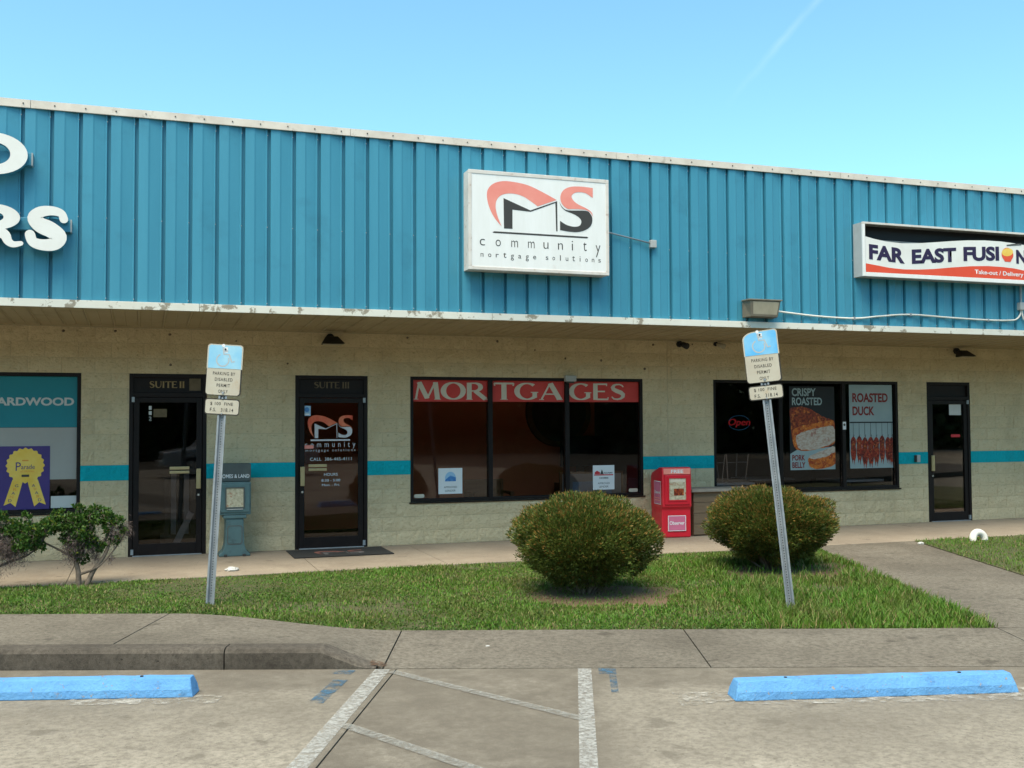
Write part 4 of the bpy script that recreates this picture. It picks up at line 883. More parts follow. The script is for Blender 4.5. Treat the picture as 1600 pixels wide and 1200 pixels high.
flood(2.49, 2.92, 'black wall floodlight under the soffit above the door with the logo'); flood(13.56, 2.93, 'black wall floodlight under the soffit above the far right door')
t = thing('security_light', 'small black swivel lamp under the soffit left of the restaurant window', 'light', (8.08, -.02, 2.95))
MB().tube([(8.06, -.012, 3.0), (8.06, -.05, 3.0)], .05, 12).build('base', 'dark_lamp', t); MB().tube([(8.07, -.04, 3.0), (8.085, -.11, 2.985), (8.10, -.20, 2.955)], [.03, .045, .052], 12).build('lamp_head', 'dark_lamp', t, smooth=True)
t = thing('security_light', 'small white swivel lamp under the soffit above the restaurant window', 'light', (8.73, -.02, 2.97))
MB().tube([(8.72, -.012, 3.015), (8.72, -.04, 3.015)], .035, 12).build('base', 'black', t); MB().tube([(8.73, -.04, 3.01), (8.75, -.09, 3.0), (8.79, -.17, 2.965)], [.02, .035, .045], 12).build('lamp_head', 'lampglass', t, smooth=True)
t = thing('sensor_box', 'small grey sensor box at the top of the mortgage window', 'sensor', (6.165, -.02, 2.375))
MB().box(6.075, 6.255, -.085, -.006, 2.385, 2.475).build('housing', 'grey', t, bev=.008); MB().box(6.11, 6.22, -.075, -.008, 2.362, 2.386).build('lens', 'charcoal', t)
t = thing('doorbell_box', 'small grey box on the turquoise stripe left of the far right door', 'switch box', (12.66, -.025, 1.05))
MB().box(12.635, 12.70, -.07, -.018, 1.045, 1.17).build('housing', 'grey', t, bev=.006); MB().box(12.612, 12.634, -.06, -.018, 1.05, 1.165).build('hinge_side', 'charcoal', t)

# ------------------------------------------------------------------ newspaper boxes
t = thing('newspaper_box', 'grey green newspaper box on a pedestal between the two suite doors', 'newspaper box', (1.16, -.30, 0)); L = dict(parent=t, local=True)
def bx(*a): return MB().box(*a)
MB().prism([(-.205, 0), (.205, 0), (.20, .03), (.15, .075), (.125, .16), (.115, .42), (.115, .50), (-.115, .50), (-.115, .42), (-.125, .16), (-.15, .075), (-.20, .03)], -.15, .14).build('pedestal', 'newsgreen', t, bev=.01, local=True)
MB().poly(rrect(-.085, .085, .17, .395, .03), -.156).build('recessed_panel', 'newsgreen', t, local=True); MB().prism(rrect(-.10, .10, .155, .41, .035), -.154, -.149).build('panel_rim', 'newsdark', t, local=True)
bx(-.15, .15, -.17, .15, .50, .55).build('neck', 'newsgreen', t, bev=.012, local=True)
bx(-.205, .205, -.18, .17, .55, .985).build('cabinet', 'newsgreen', t, bev=.012, local=True)
ht = bx(-.19, .19, -.198, -.181, .585, .965).build('hatch', 'newsgreen', t, bev=.008, local=True); MB().rect(-.115, .105, .655, .905, -.2).build('newspaper', 'newsprint', ht, local=True)
bx(-.13, .12, -.212, -.199, .64, .653).box(-.13, .12, -.212, -.199, .907, .92).box(-.13, -.118, -.212, -.199, .653, .907).box(.108, .12, -.212, -.199, .653, .907).build('window_rim', 'newsdark', ht, local=True)
bx(-.11, .10, -.215, -.2, .622, .634).build('pull_bar', 'grey', ht, local=True)
bx(-.21, .21, -.10, .12, .99, 1.225).build('header', 'newsdark', t, bev=.008, local=True)
text('HOMES & LAND', -.20, .19, 1.035, 1.085, -.1025, 'paper', t, local=True, bold=.015)
for s_ in (-.12, .12): bx(s_-.02, s_+.02, -.18, -.152, .0, .03).build('foot_bolt', 'charcoal', t, local=True)

t = thing('newspaper_box', 'red plastic free newspaper box beside the round bush', 'newspaper box', (7.71, -.34, 0), (0, 0, R(-7)))
W2 = .235
side = [(-.24, 0), (.24, 0), (.23, .42), (.25, .46), (.25, .92), (.20, .98), (-.12, 1.065), (-.25, 1.065), (-.265, 1.02), (-.275, .47), (-.235, .43)]
# outline is in y,z (front at -y): extrude along x
n = len(side); MB().add([(-W2, y_, z_) for y_, z_ in side]+[(W2, y_, z_) for y_, z_ in side], [tuple(range(n)), tuple(range(2*n-1, n-1, -1))]+[(i, i+n, (i+1) % n+n, (i+1) % n) for i in range(n)]).build('body', 'newsred', t, bev=.02, local=True, seg=3)
ht = bx(-.20, .20, -.292, -.262, .50, .955).build('hatch', 'newsred', t, bev=.012, local=True)
MB().rect(-.135, .135, .575, .90, -.2935).build('newspaper', 'newsprint', ht, local=True)
bx(-.155, .155, -.303, -.293, .555, .573).box(-.155, .155, -.303, -.293, .902, .92).box(-.155, -.137, -.303, -.293, .573, .902).box(.137, .155, -.303, -.293, .573, .902).build('window_rim', 'newsred', ht, local=True)
MB().rect(-.115, .12, .845, .885, -.2945).build('masthead', 'letter_beige', ht, local=True); MB().rect(-.06, .10, .64, .745, -.2945).build('news_picture', 'crust', ht, local=True)
hp = bx(-.215, .215, -.280, -.262, .962, 1.05).build('header_panel', 'salmon', t, local=True, bev=.004); text('FREE', -.10, .10, .980, 1.032, -.282, 'paper', hp, local=True, bold=.03)
MB().rect(-.145, .145, .10, .335, -.2545).build('label_border', 'paper', t, local=True); MB().rect(-.135, .135, .11, .325, -.256).build('label', 'pink', t, local=True); text('Observer', -.12, .12, .195, .25, -.2575, 'paper', t, local=True, bold=.02)
for a, q, mt in ((.0015, (-.20, .09, .50, .855), 'paper'), (.003, (-.19, .08, .51, .845), 'pink')):
    MB().add([(-W2-a, q[1], q[2]), (-W2-a, q[0], q[2]), (-W2-a, q[0], q[3]), (-W2-a, q[1], q[3])], [(0, 1, 2, 3)]).build('side_label', mt, t, local=True)
o = text('Observer', -.18, .18, .66, .71, 0, 'paper', t, local=True, bold=.02)
for v in o.data.vertices: v.co = (-W2-.0045, -.055-v.co.x*.7, v.co.z)
for z in (.555, .59): MB().add([(-W2-.0045, .06, z), (-W2-.0045, -.17, z), (-W2-.0045, -.17, z+.014), (-W2-.0045, .06, z+.014)], [(0, 1, 2, 3)]).build('label_line', 'salmon', t, local=True)
# brown bench box behind it
t = thing('bench_box', 'brown wooden bench box with grey top behind the red newspaper box', 'bench', (8.55, -.30, 0))
for i in range(4): bx(8.02, 9.08, -.50, -.48, .02+.165*i, .18+.165*i).build('front_board', 'bench', t, bev=.004)
bx(8.02, 9.08, -.478, -.03, .01, .66).build('body', 'bench', t); bx(7.96, 9.14, -.56, -.025, .675, .72).build('top', 'benchtop', t, bev=.006)
# door mat
t = thing('door_mat', 'black rubber door mat with a faded logo in front of the logo door', 'mat', (2.52, -.6, 0))
bx(1.87, 3.20, -.98, -.14, .001, .012).build('mat_sheet', 'rubber', t, bev=.004)
mm = MB()
def flat_logo(k, mt):
    p = catmull(LOGO[k], 3, SHARP[k]) if k in SHARP else LOGO[k]
    q = [(2.2+(a-4.149)*.44, -.80+(b-4.265)*.62, .0132) for a, b in p]
    ar = sum(q[i-1][0]*q[i][1]-q[i][0]*q[i-1][1] for i in range(len(q)))
    if ar < 0: q = q[::-1]
    MB().add(q, [tuple(range(len(q)))]).build('logo_shape', mt, t)
MATG = M('faded_grey_print', (.16, .15, .15), (.09, .085, .085), 30, .9); MATS = M('faded_red_mat_print', (.26, .10, .08), (.12, .05, .04), 30, .9)
for k, mt in (('C', MATS), ('M', MATG), ('SU', MATS), ('SL', MATG)): flat_logo(k, mt)

# ------------------------------------------------------------------ wheel stops
def wheel_stop(u0, v0, u1, v1, label):
    c = LW((u0+u1)/2, (v0+v1)/2); p, q = LW(u0, v0), LW(u1, v1); ln = math.hypot(q[0]-p[0], q[1]-p[1]); an = math.atan2(q[1]-p[1], q[0]-p[0])
    t = thing('wheel_stop', label, 'wheel stop', (c[0], c[1], ZLOT), (0, 0, an), group='blue wheel stops')
    h = ln/2; pr = [(-.095, 0), (.095, 0), (.088, .055), (.05, .125), (-.05, .125), (-.088, .055)]; m = MB(); n = 6; N = 18
    for i in range(N+1):
        x = -h+2*h*i/N; e = 0.0
        for (y_, z_) in pr:
            xx_ = x+(.03 if i == 0 else -.03 if i == N else 0)*(z_/.125)
            m.v.append((xx_+random.uniform(-.002, .002), y_+random.uniform(-.002, .002), z_+(random.uniform(-.0025, .0025) if z_ > .01 else 0)))
    for i in range(N):
        for j in range(n): m.f.append((i*n+j, (i+1)*n+j, (i+1)*n+(j+1) % n, i*n+(j+1) % n))
    m.f.append(tuple(range(n))); m.f.append(tuple(N*n+j for j in range(n-1, -1, -1)))
    m.build('concrete_bar', 'stopblue', t, bev=.008, local=True)
    m = MB()
    for i in range(5): yz = [(-.0965, .004), (-.0895, .055), (-.0512, .1265), (.0512, .1265), (.0895, .055)]
    for (ya, za), (yb, zb) in zip(yz, yz[1:]): m.add([(-h+.03, ya, za), (h-.03, ya, za), (h-.03, yb, zb), (-h+.03, yb, zb)], [(0, 1, 2, 3)])
    m.build('chipped_paint', 'chip', t, local=True)
    for s_ in (-.62, .62): MB().tube([(s_*h, 0, .12), (s_*h, 0, .131)], .012, 8).build('anchor_pin', 'rubber', t, local=True)
wheel_stop(6.42, -6.955, 8.38, -6.755, 'blue painted concrete wheel stop at the right of the lot'); wheel_stop(.86, -6.90, 2.80, -6.795, 'blue painted concrete wheel stop at the left edge below the kerb')

# ------------------------------------------------------------------ parking signs
def parking_sign(x, y, zb, lean, zs, label, bent, twist):
    t = thing('parking_sign', label, 'sign', (x, y, zb), (R(1), R(lean), -A+R(twist)), group='disabled parking signs')
    z0, z1, s0, s1 = zs; wd = .168
    m = MB(); pr = [(-.042, -.004), (-.036, -.004), (-.036, -.0), (-.021, .0), (-.013, .026), (.013, .026), (.021, 0), (.036, 0), (.036, -.004), (.042, -.004), (.042, .004), (.019, .004), (.012, .030), (-.012, .030), (-.019, .004), (-.042, .004)]
    pr = [(-.040, 0), (-.022, 0), (-.012, .028), (.012, .028), (.022, 0), (.040, 0), (.040, -.004), (.024, -.004), (.014, .023), (-.014, .023), (-.024, -.004), (-.040, -.004)][::-1]
    n = len(pr); m.v = [(a, b, -.25) for a, b in pr]+[(a, b, z1-.03) for a, b in pr]
    m.f = [(i, (i+1) % n, (i+1) % n+n, i+n) for i in range(n)]; m.f = [f_[::-1] for f_ in m.f]
    m.build('post', 'galv', t, local=True)
    m = MB(); z = .08
    while z < s0-.02:
        m.add([(.0055*math.cos(i*1.047), .0222, z+.0055*math.sin(i*1.047)) for i in range(6)], [tuple(range(6))]); z += .0254
    tag(m.build('punched_holes', 'black', t, local=True), kind='stuff')
    yf = -.008
    def plate(name, pts, mat, ya, yb, out_): 
        return MB().prism(pts, ya, yb).build(name, mat, t, local=True)
    out_ = rrect(-wd, wd, z0, z1, .03)
    if bent:                                                   # corner folded into a big round
        out_ = [p for p in out_ if not (p[0] < -wd+.031 and p[1] > z1-.031)]
        ins = [(-wd+.12*(1-math.cos(R(a_))), z1-.085+.075*math.sin(R(a_))) for a_ in range(90, -1, -15)]
        k = [i for i, p in enumerate(out_) if p[1] > z1-.031][-1]; out_ = out_[:k+1]+ins+out_[k+1:]
    plate('shadow_rim_plate', out_, 'signink', yf, yf+.003, 0)
    zi = z0+(z1-z0)*.52
    cx = 0; k_ = .965
    inn = [((p[0])*.945-.004, (z0+z1)/2+(p[1]-(z0+z1)/2)*.975) for p in out_]  # face inset and shifted left, so the dark plate rim paints an edge shadow
    lf_ = MB().poly([p if p[1] < zi else (p[0], zi) for p in inn], yf-.001).build('lower_face', 'signbeige', t, local=True)
    top = [p if p[1] > zi+.001 else (p[0], zi+.001) for p in out_]
    MB().poly([(p[0]*1.0, p[1]) for p in top], yf-.0012).build('top_face', 'signbeige', t, local=True)
    top2 = [(p[0]*.93, zi+.004+(p[1]-zi)*.945) for p in top]
    bf_ = MB().poly(top2, yf-.0022).build('blue_face', 'signblue_deep' if bent else 'signblue', t, local=True)
    hh = z1-zi; zc = zi+hh*.38
    wc = [(arc(-.02, zc-.005, .058, .058, 115, 385, 24), .012), ([(-.022, zc+.115), (-.012, zc+.052), (.038, zc+.052), (.066, zc-.02), (.092, zc-.012)], .014), ([(-.018, zc+.085), (.026, zc+.085)], .012)]
    i = 0
    for pts, w_ in wc:
        i += 1; m = MB()
        for q in stroke(pts, w_): m.poly(q, yf-.0026-.0003*i)
        m.build('wheelchair_symbol', 'faintink', bf_, local=True)
    MB().poly(circle(-.02, zc+.135, .016, 14), yf-.003).build('wheelchair_symbol', 'paper', bf_, local=True)
    MB().rect(-.012, .022, zc+.07, zc+.12, yf-.0024).build('worn_patch', 'paper', bf_, local=True)
    for i, (s_, w_) in enumerate((('PARKING BY', .105), ('DISABLED', .083), ('PERMIT', .063), ('ONLY', .045))):
        zt = zi-.028-.057*i*(zi-z0)/.255; text(s_, -w_, w_, zt-.031, zt, yf-.002, 'signink', lf_, local=True, bold=.008, spacing=1.15)
    plate('fine_plate_back', rrect(-wd*.98, wd*.98, s0, s1, .028), 'signink', yf, yf+.003, 0)
    fp_ = MB().poly(rrect(-wd*.93, wd*.93, s0+.010, s1-.010, .022), yf-.001).build('fine_plate_face', 'signbeige', t, local=True)
    zm = (s0+s1)/2; text('$ 100  FINE', -.112, .102, zm+.010, zm+.044, yf-.002, 'signink', fp_, local=True, spacing=1.1, bold=.008); text('F.S.   318.14', -.112, .108, zm-.046, zm-.012, yf-.002, 'signink', fp_, local=True, spacing=1.1, bold=.008)
    for z, mt, r0 in ((z1-.045, 'black', .009), (z0+.028, 'galv', .011), (s1+.006, 'galv', .009), (s0+.012, 'galv', .008)):
        MB().tube([(0, yf-.001, z), (0, yf-.009, z)], r0, 8).build('bolt', mt, t, local=True)
parking_sign(.612, -4.445, .03, 3.4, (1.995, 2.485, 1.81, 1.965), 'faded disabled parking sign on a post leaning right near the grey green newspaper box', False, 4)
parking_sign(5.847, -6.259, -.05, -5.9, (2.185, 2.69, 2.02, 2.16), 'faded disabled parking sign with a bent corner on a post leaning left', True, -3)

# ------------------------------------------------------------------ litter and pipe
def crumple(name, label, x, y, s, z=0.0):
    bm = bmesh.new(); bmesh.ops.create_icosphere(bm, subdivisions=3, radius=s); r_ = random.Random(int(x*100))
    for v in bm.verts: v.co = Vector((v.co.x*1.3, v.co.y*.9, max(v.co.z*.55, -s*.25)))*r_.uniform(.65, 1.15)
    lo = min(v.co.z for v in bm.verts)
    for v in bm.verts: v.co.z -= lo
    me = bpy.data.meshes.new(name); bm.to_mesh(me); bm.free(); o = obj(name, me, 'litter'); o.location = (x, y, z); tag(o, label, 'litter')
crumple('crumpled_paper', 'crumpled white paper on the shop walk beside the leaning parking sign', 1.02, -1.80, .062, -.011)
crumple('paper_scrap', 'tiny white paper scrap where the path meets the right lawn', 10.55, -2.55, .04, -.016)
crumple('pebble', 'small pale pebble on the lot walk in the middle', *LW(4.75, -5.35), .016, -.09)
t = thing('drain_pipe', 'white plastic pipe bend sticking out of the right lawn', 'pipe', (11.55, -2.60, -.03))
pts = [(11.55-.105*math.cos(R(a_)), -2.60+.02*math.sin(R(a_)), .02+.10*math.sin(R(a_))) for a_ in range(-25, 206, 11)]
MB().tube(pts, .052, 16).build('pipe_bend', 'pvc', t, smooth=True)
MB().tube([(11.545, -2.58, .118), (11.557, -2.58, .118)], .055, 16).build('coupling_ring', 'pvc', t)

# ------------------------------------------------------------------ shrubs
def leaf_mesh(name, P3, D, ln, wd, col, seed, curl=.25):
    # P3 base points, D unit directions: each leaf is a folded diamond of four vertices plus tip
    r_ = np.random.default_rng(seed); n = len(P3)
    up = r_.normal(size=(n, 3)); S = np.cross(D, up); S /= np.linalg.norm(S, axis=1)[:, None]+1e-9; Nn = np.cross(S, D)
    ln = ln[:, None]; wd = wd[:, None]
    V = np.empty((n, 4, 3)); V[:, 0] = P3; V[:, 1] = P3+D*ln*.5+S*wd+Nn*wd*curl; V[:, 2] = P3+D*ln; V[:, 3] = P3+D*ln*.5-S*wd+Nn*wd*curl
    me = bpy.data.meshes.new(name); me.vertices.add(n*4); me.vertices.foreach_set('co', V.ravel())
    idx = (np.arange(n)*4)[:, None]; me.loops.add(n*4); me.loops.foreach_set('vertex_index', (idx+np.array([0, 1, 2, 3])).ravel().astype(np.int32))
    me.polygons.add(n); me.polygons.foreach_set('loop_start', (np.arange(n)*4).astype(np.int32)); me.update(calc_edges=True); me.validate()
    ca = me.color_attributes.new('leaf_colour', 'FLOAT_COLOR', 'POINT')
    cc = np.ones((n, 4, 4)); cc[:, :, :3] = col[:, None, :]; ca.data.foreach_set('color', cc.ravel()); return me
def leaf_mat(name, rough=.5):
    m, t, b = nodes_for(name); b.inputs['Roughness'].default_value = rough; b.inputs['Specular IOR Level'].default_value = .3
    at = t.nodes.new('ShaderNodeAttribute'); at.attribute_name = 'leaf_colour'; t.links.new(at.outputs['Color'], b.inputs['Base Color'])
    tl = t.nodes.new('ShaderNodeBsdfTranslucent'); t.links.new(at.outputs['Color'], tl.inputs[0]); mx = t.nodes.new('ShaderNodeMixShader'); mx.inputs[0].default_value = .25
    t.links.new(b.outputs[0], mx.inputs[1]); t.links.new(tl.outputs[0], mx.inputs[2]); t.links.new(mx.outputs[0], t.nodes['Material Output'].inputs['Surface']); return m
LEAF = leaf_mat('shrub_leaves')
def round_bush(x, y, z, rx, h, label, seed, n=30000, rust=.35):
    t = thing('round_bush', label, 'bush', (x, y, z)); r_ = np.random.default_rng(seed)
    zc = h*.56
    th = r_.uniform(0, 2*np.pi, n); cz = r_.uniform(-.92, 1, n); sr = np.sqrt(1-cz*cz)
    dirs = np.c_[sr*np.cos(th), sr*np.sin(th), cz]
    lump = vnoise(dirs[:, 0]*2+seed, dirs[:, 1]*2+dirs[:, 2]*1.7, 1.6, seed)*.32+vnoise(dirs[:, 0]*5+seed, dirs[:, 1]*5-dirs[:, 2]*4, 1.5, seed+1)*.20
    inner = r_.random(n)**.45
    core = r_.random(n) < .5
    depth_ = np.where(core, r_.uniform(.35, .88, n), .82+.18*inner)
    rad = (.72+lump)*depth_
    # flattened dome above, tapering skirt below
    zr = np.where(cz > 0, h-zc, zc*.93)
    taper = np.where(cz < 0, 1-.38*(-cz)**1.6, 1.0)
    px = dirs[:, 0]*rad*rx*taper; py = dirs[:, 1]*rad*rx*.95*taper; pz = zc+dirs[:, 2]*rad*zr
    # ragged gaps low on the crown
    gap = vnoise(px*1.0+seed, py+pz, 4.5, seed+7); keep = (pz > zc*.75) | (gap > .33)
    keep &= pz > .03
    D = dirs*np.array([1, 1, .8])+np.array([0, 0, .55])+r_.normal(size=(n, 3))*.42; D /= np.linalg.norm(D, axis=1)[:, None]
    P3 = np.c_[px, py, pz]
    tipness = np.clip((inner-.72)/.28, 0, 1)*np.clip((pz/h-.35)/.5, 0, 1)
    g1, g2, g3 = np.array([.040, .066, .012]), np.array([.140, .170, .030]), np.array([.29, .165, .040])
    k = r_.random(n)[:, None]; col = g1*(1-k)+g2*k
    rm = ((r_.random(n) < rust*(.2+1.5*tipness)) & ~core)[:, None]; col = np.where(rm, g3*(.55+.6*r_.random((n, 1))), col)
    ln = r_.uniform(.024, .050, n); ln *= np.where((r_.random(n) < .02) & (cz > -.1), r_.uniform(1.4, 2.2, n), 1); wd = r_.uniform(.0035, .0075, n)*np.where(core, 2.2, 1); tip0 = ~core
    me = leaf_mesh('crown', P3[keep], D[keep], ln[keep], wd[keep], col[keep], seed+3)
    obj('crown', me, LEAF, t)
    # limbs
    m = MB(); rr = random.Random(seed)
    for i in range(26):
        a_ = i*2.4; e = rr.uniform(.2, 1.1); L_ = rr.uniform(.55, .85)
        tip = Vector((math.cos(a_)*rx*L_*math.cos(e*.9), math.sin(a_)*rx*L_*math.cos(e*.9), zc*.45+(h-zc*.5)*.75*math.sin(e))); b0 = Vector((math.cos(a_)*.06, math.sin(a_)*.06, -.03))
        mid = b0.lerp(tip, .45)+Vector((rr.uniform(-.05, .05), rr.uniform(-.05, .05), -.03))
        m.tube([b0, mid, tip], [.017, .011, .004], 5)
    m.build('limbs', 'bark', t, local=True)
    MB().tube([(0, 0, -.06), (.01, 0, .05), (0, .01, .16)], [.06, .05, .035], 8).build('trunk', 'bark', t, local=True)
round_bush(BUSH1[0], BUSH1[1], -.045, .76, .99, 'round olive green bush in front of the mortgage window', 11, 75000, .30)
round_bush(BUSH2[0], BUSH2[1], -.03, .745, .98, 'round rusty green bush behind the sign post leaning left', 23, 80000, .46)

def azalea(x, y, label, stems, clusters, moss, seed, n_leaf=1100):
    t = thing('azalea_bush', label, 'bush', (x, y, -.03), group='straggly leafy bushes by the left window'); r_ = np.random.default_rng(seed)
    m = MB()
    for pts, r0 in stems: m.tube(smooth_path([Vector(p) for p in pts], 5), [r0*(1-.7*i/(5*(len(pts)-1))) for i in range(5*(len(pts)-1)+1)], 7)
    rr = random.Random(seed)
    for (cx, cy, cz, rad) in clusters:
        nb = min(stems, key=lambda s_: (Vector(s_[0][-1])-Vector((cx, cy, cz))).length)[0][-1]
        for k in range(7):
            d = Vector((rr.gauss(0, 1), rr.gauss(0, 1), rr.gauss(.3, .8))).normalized()*rad*rr.uniform(.6, 1); m.tube([nb, Vector(nb).lerp(Vector((cx, cy, cz)), .6)+d*.2, Vector((cx, cy, cz))+d], [.008, .005, .002], 5)
    m.build('stems', 'bark', t, local=True, smooth=True)
    P3 = []; D = []
    for (cx, cy, cz, rad) in clusters:
        nc = int(n_leaf*(rad/.17)**2/5)                         # rosettes of leaves at twig ends
        for k in range(nc):
            d = r_.normal(size=3); d /= np.linalg.norm(d); c = np.array([cx, cy, cz])+d*rad*r_.uniform(.45, 1.05)*np.array([1, 1, .85])
            for q in range(r_.integers(5, 9)):
                dd = d*.6+np.array([0, 0, .45])+r_.normal(size=3)*.75; P3.append(c); D.append(dd/np.linalg.norm(dd))
    P3 = np.array(P3); D = np.array(D); n = len(P3); k = r_.random((n, 1))
    col = np.array([.030, .075, .014])*(1-k)+np.array([.085, .175, .030])*k
    yel = r_.random((n, 1)) < .06; col = np.where(yel, np.array([.24, .27, .04]), col)
    obj('leaves', leaf_mesh('leaves', P3, D, r_.uniform(.028, .052, n), r_.uniform(.008, .013, n), col, seed), LEAF, t)
    P3 = []; D = []
    for (cx, cy, cz, rad) in moss:                              # grey moss and twig fuzz: fine hanging strands
        for k in range(int(1500*(rad/.1)**2)):
            d = r_.normal(size=3)*np.array([.5, .5, .75])*rad; P3.append(np.array([cx, cy, cz])+d); dd = r_.normal(size=3)*.7+np.array([0, 0, -.5]); D.append(dd/np.linalg.norm(dd))
    P3 = np.array(P3); D = np.array(D); n = len(P3); k = r_.random((n, 1)); col = np.array([.11, .082, .075])*(1-k)+np.array([.25, .19, .175])*k
    obj('moss', leaf_mesh('moss', P3, D, r_.uniform(.03, .06, n), r_.uniform(.0014, .0030, n), col, seed+5), LEAF, t)
azalea(-.63, -2.30, 'straggly leafy bush with two bare trunks left of the first suite door',
       [([(-.03, 0, 0), (-.035, 0, .15), (-.06, .02, .30), (-.02, 0, .48), (-.05, .02, .66)], .034), ([(.05, 0, 0), (.12, .0, .16), (.24, .0, .34), (.29, .02, .50), (.32, 0, .66)], .032), ([(-.02, 0, .13), (.12, -.02, .18), (.22, -.01, .25), (.36, .02, .42), (.46, .02, .58)], .016), ([(-.05, 0, .30), (-.22, .02, .40), (-.42, 0, .52), (-.52, 0, .62)], .016)],
       [(-.14, 0, .70, .13), (.04, .03, .74, .14), (.22, 0, .76, .10), (.0, -.06, .60, .12), (-.36, .03, .66, .12), (.36, .02, .70, .075), (-.24, .05, .78, .07), (-.04, .0, .87, .05), (.08, -.02, .50, .09), (-.06, .0, .40, .07), (.26, 0, .62, .06), (.13, .02, .84, .05), (.02, .02, .30, .06), (.20, 0, .42, .06), (.34, .02, .50, .06), (.42, .02, .60, .05), (-.14, .0, .52, .08)],
       [(-.06, 0, .50, .12), (-.10, .02, .40, .10), (.10, .02, .46, .09), (.33, .02, .56, .08), (.46, .02, .60, .06), (.14, 0, .33, .04), (.30, 0, .30, .03), (.02, 0, .60, .10)], 31)
azalea(-1.62, -2.40, 'straggly leafy bush cut by the left edge of the picture',
       [([(0, 0, 0), (-.02, 0, .18), (.06, .02, .36), (.16, 0, .55)], .036), ([(.02, 0, .2), (.25, .02, .30), (.46, 0, .38), (.60, 0, .52)], .018), ([(-.02, 0, .1), (-.2, 0, .4), (-.3, 0, .6)], .03)],
       [(.06, 0, .72, .13), (.30, .02, .66, .14), (.50, 0, .62, .13), (.66, .03, .68, .09), (-.1, 0, .7, .15), (.40, -.05, .52, .12), (.20, 0, .80, .07), (.55, .02, .46, .08), (.44, 0, .80, .05)],
       [(.20, 0, .50, .13), (.05, 0, .46, .14), (.38, 0, .46, .10), (.28, .0, .40, .08), (.10, -.02, .18, .08), (-.05, 0, .55, .12)], 47)

# ------------------------------------------------------------------ things inside, seen through the glass
t = thing('wall_disc', 'large dark round disc on the rust wall behind the mortgage window', 'wall decoration', (7.05, 2.68, 1.3))
MB().tube([(7.05, 2.69, 1.95), (7.05, 2.62, 1.95)], .62, 40).build('disc', 'wood', t); MB().tube([(7.05, 2.619, 1.95), (7.05, 2.60, 1.95)], .52, 40).build('disc_face', 'room', t)
t = thing('television', 'black flat television inside the mortgage window', 'television', (7.3, 2.3, .0)); 
bx(6.95, 7.70, 2.28, 2.34, .98, 1.52).build('screen', 'black', t, bev=.01); bx(7.25, 7.40, 2.29, 2.33, .70, .98).build('stand', 'black', t); bx(6.9, 7.72, 2.1, 2.5, 0, .70).build('cabinet', 'wood', t)
t = thing('framed_picture', 'framed picture with grey mount leaning inside the mortgage window', 'picture', (6.6, .55, .5)); 
bx(6.20, 7.30, .50, .53, .50, .98).build('frame', 'wood', t); MB().rect(6.24, 7.26, .54, .945, .498).build('mount', 'greyvinyl', t); MB().rect(6.42, 7.10, .60, .82, .496).build('print', 'skyprint', t); bx(6.2, 7.3, .50, .8, -.002, .50).build('stand', 'wood', t)
t = thing('office_chair', 'wooden framed chair inside the mortgage window', 'chair', (5.2, .9, 0))
for x in (4.85, 5.45):
    for y_ in (.65, 1.15): bx(x-.025, x+.025, y_-.025, y_+.025, -.002, .82 if y_ > 1 else .66).build('leg', 'wood', t, bev=.004)
bx(4.82, 5.48, .62, 1.18, .40, .46).build('seat', 'wood', t, bev=.01); bx(4.82, 5.48, 1.14, 1.18, .56, .86).build('backrest', 'wood', t, bev=.01); bx(4.82, 4.88, .62, 1.18, .64, .68).build('armrest', 'wood', t); bx(5.42, 5.48, .62, 1.18, .64, .68).build('armrest', 'wood', t)
t = thing('leaning_board', 'grey board leaning inside the first suite door', 'board', (.55, .35, 0))
MB().add([(.34, .42, 0), (.44, .42, 0), (.67, .30, .52), (.60, .30, .56), (.34, .46, 0), (.44, .46, 0), (.67, .34, .52), (.60, .34, .56)], [(0, 1, 2, 3), (7, 6, 5, 4), (0, 4, 5, 1), (1, 5, 6, 2), (2, 6, 7, 3), (3, 7, 4, 0)]).build('board', 'grey', t)
t = thing('display_rack', 'dark sample rack inside the first suite door', 'rack', (.5, 1.4, 0))
for i in range(5): bx(.30+.09*i, .375+.09*i, 1.30, 1.36, .15, 1.0+.05*(i % 2)).build('sample_board', 'grey' if i % 2 else 'room', t, bev=.004)
bx(.25, .80, 1.28, 1.6, -.002, .15).build('rack_base', 'room', t)
def table(x, y, up, lab):
    t = thing('cafe_table', lab, 'table', (x, y, 0), group='cafe tables inside the restaurant')
    bx(-.45, .45, -.35, .35, .71, .75).build('table_top', 'paperdim', t, bev=.006, local=True); MB().tube([(0, 0, -.002), (0, 0, .71)], .035, 10).build('pedestal', 'black', t, local=True); bx(-.25, .25, -.25, .25, -.002, .02).build('base', 'black', t, local=True)
def chair(x, y, lab):
    t = thing('cafe_chair', lab, 'chair', (x, y, .75), group='chairs upturned on the cafe tables')     # upside down on a table: seat resting on the top
    bx(-.20, .20, -.19, .19, .001, .05).build('seat', 'room', t, bev=.01, local=True)
    for sx in (-.17, .17):
        for sy in (-.15, .15): MB().tube([(sx, sy, .05), (sx*1.25, sy*1.2, .47)], .011, 7).build('leg', 'chrome', t, local=True)
    MB().tube([(-.2, -.17, .33), (.2, -.17, .33)], .008, 6).build('stretcher', 'chrome', t, local=True)
table(9.15, .62, True, 'white topped cafe table with upturned chairs under the neon sign'); table(11.75, .62, True, 'white topped cafe table behind the duck poster'); table(10.6, 1.6, True, 'white topped cafe table behind the pork belly poster')
for x, y_, l in ((8.93, .62, 'upturned chrome chair on the table under the neon sign, left one'), (9.39, .64, 'upturned chrome chair on the table under the neon sign, right one')): chair(x, y_, l)

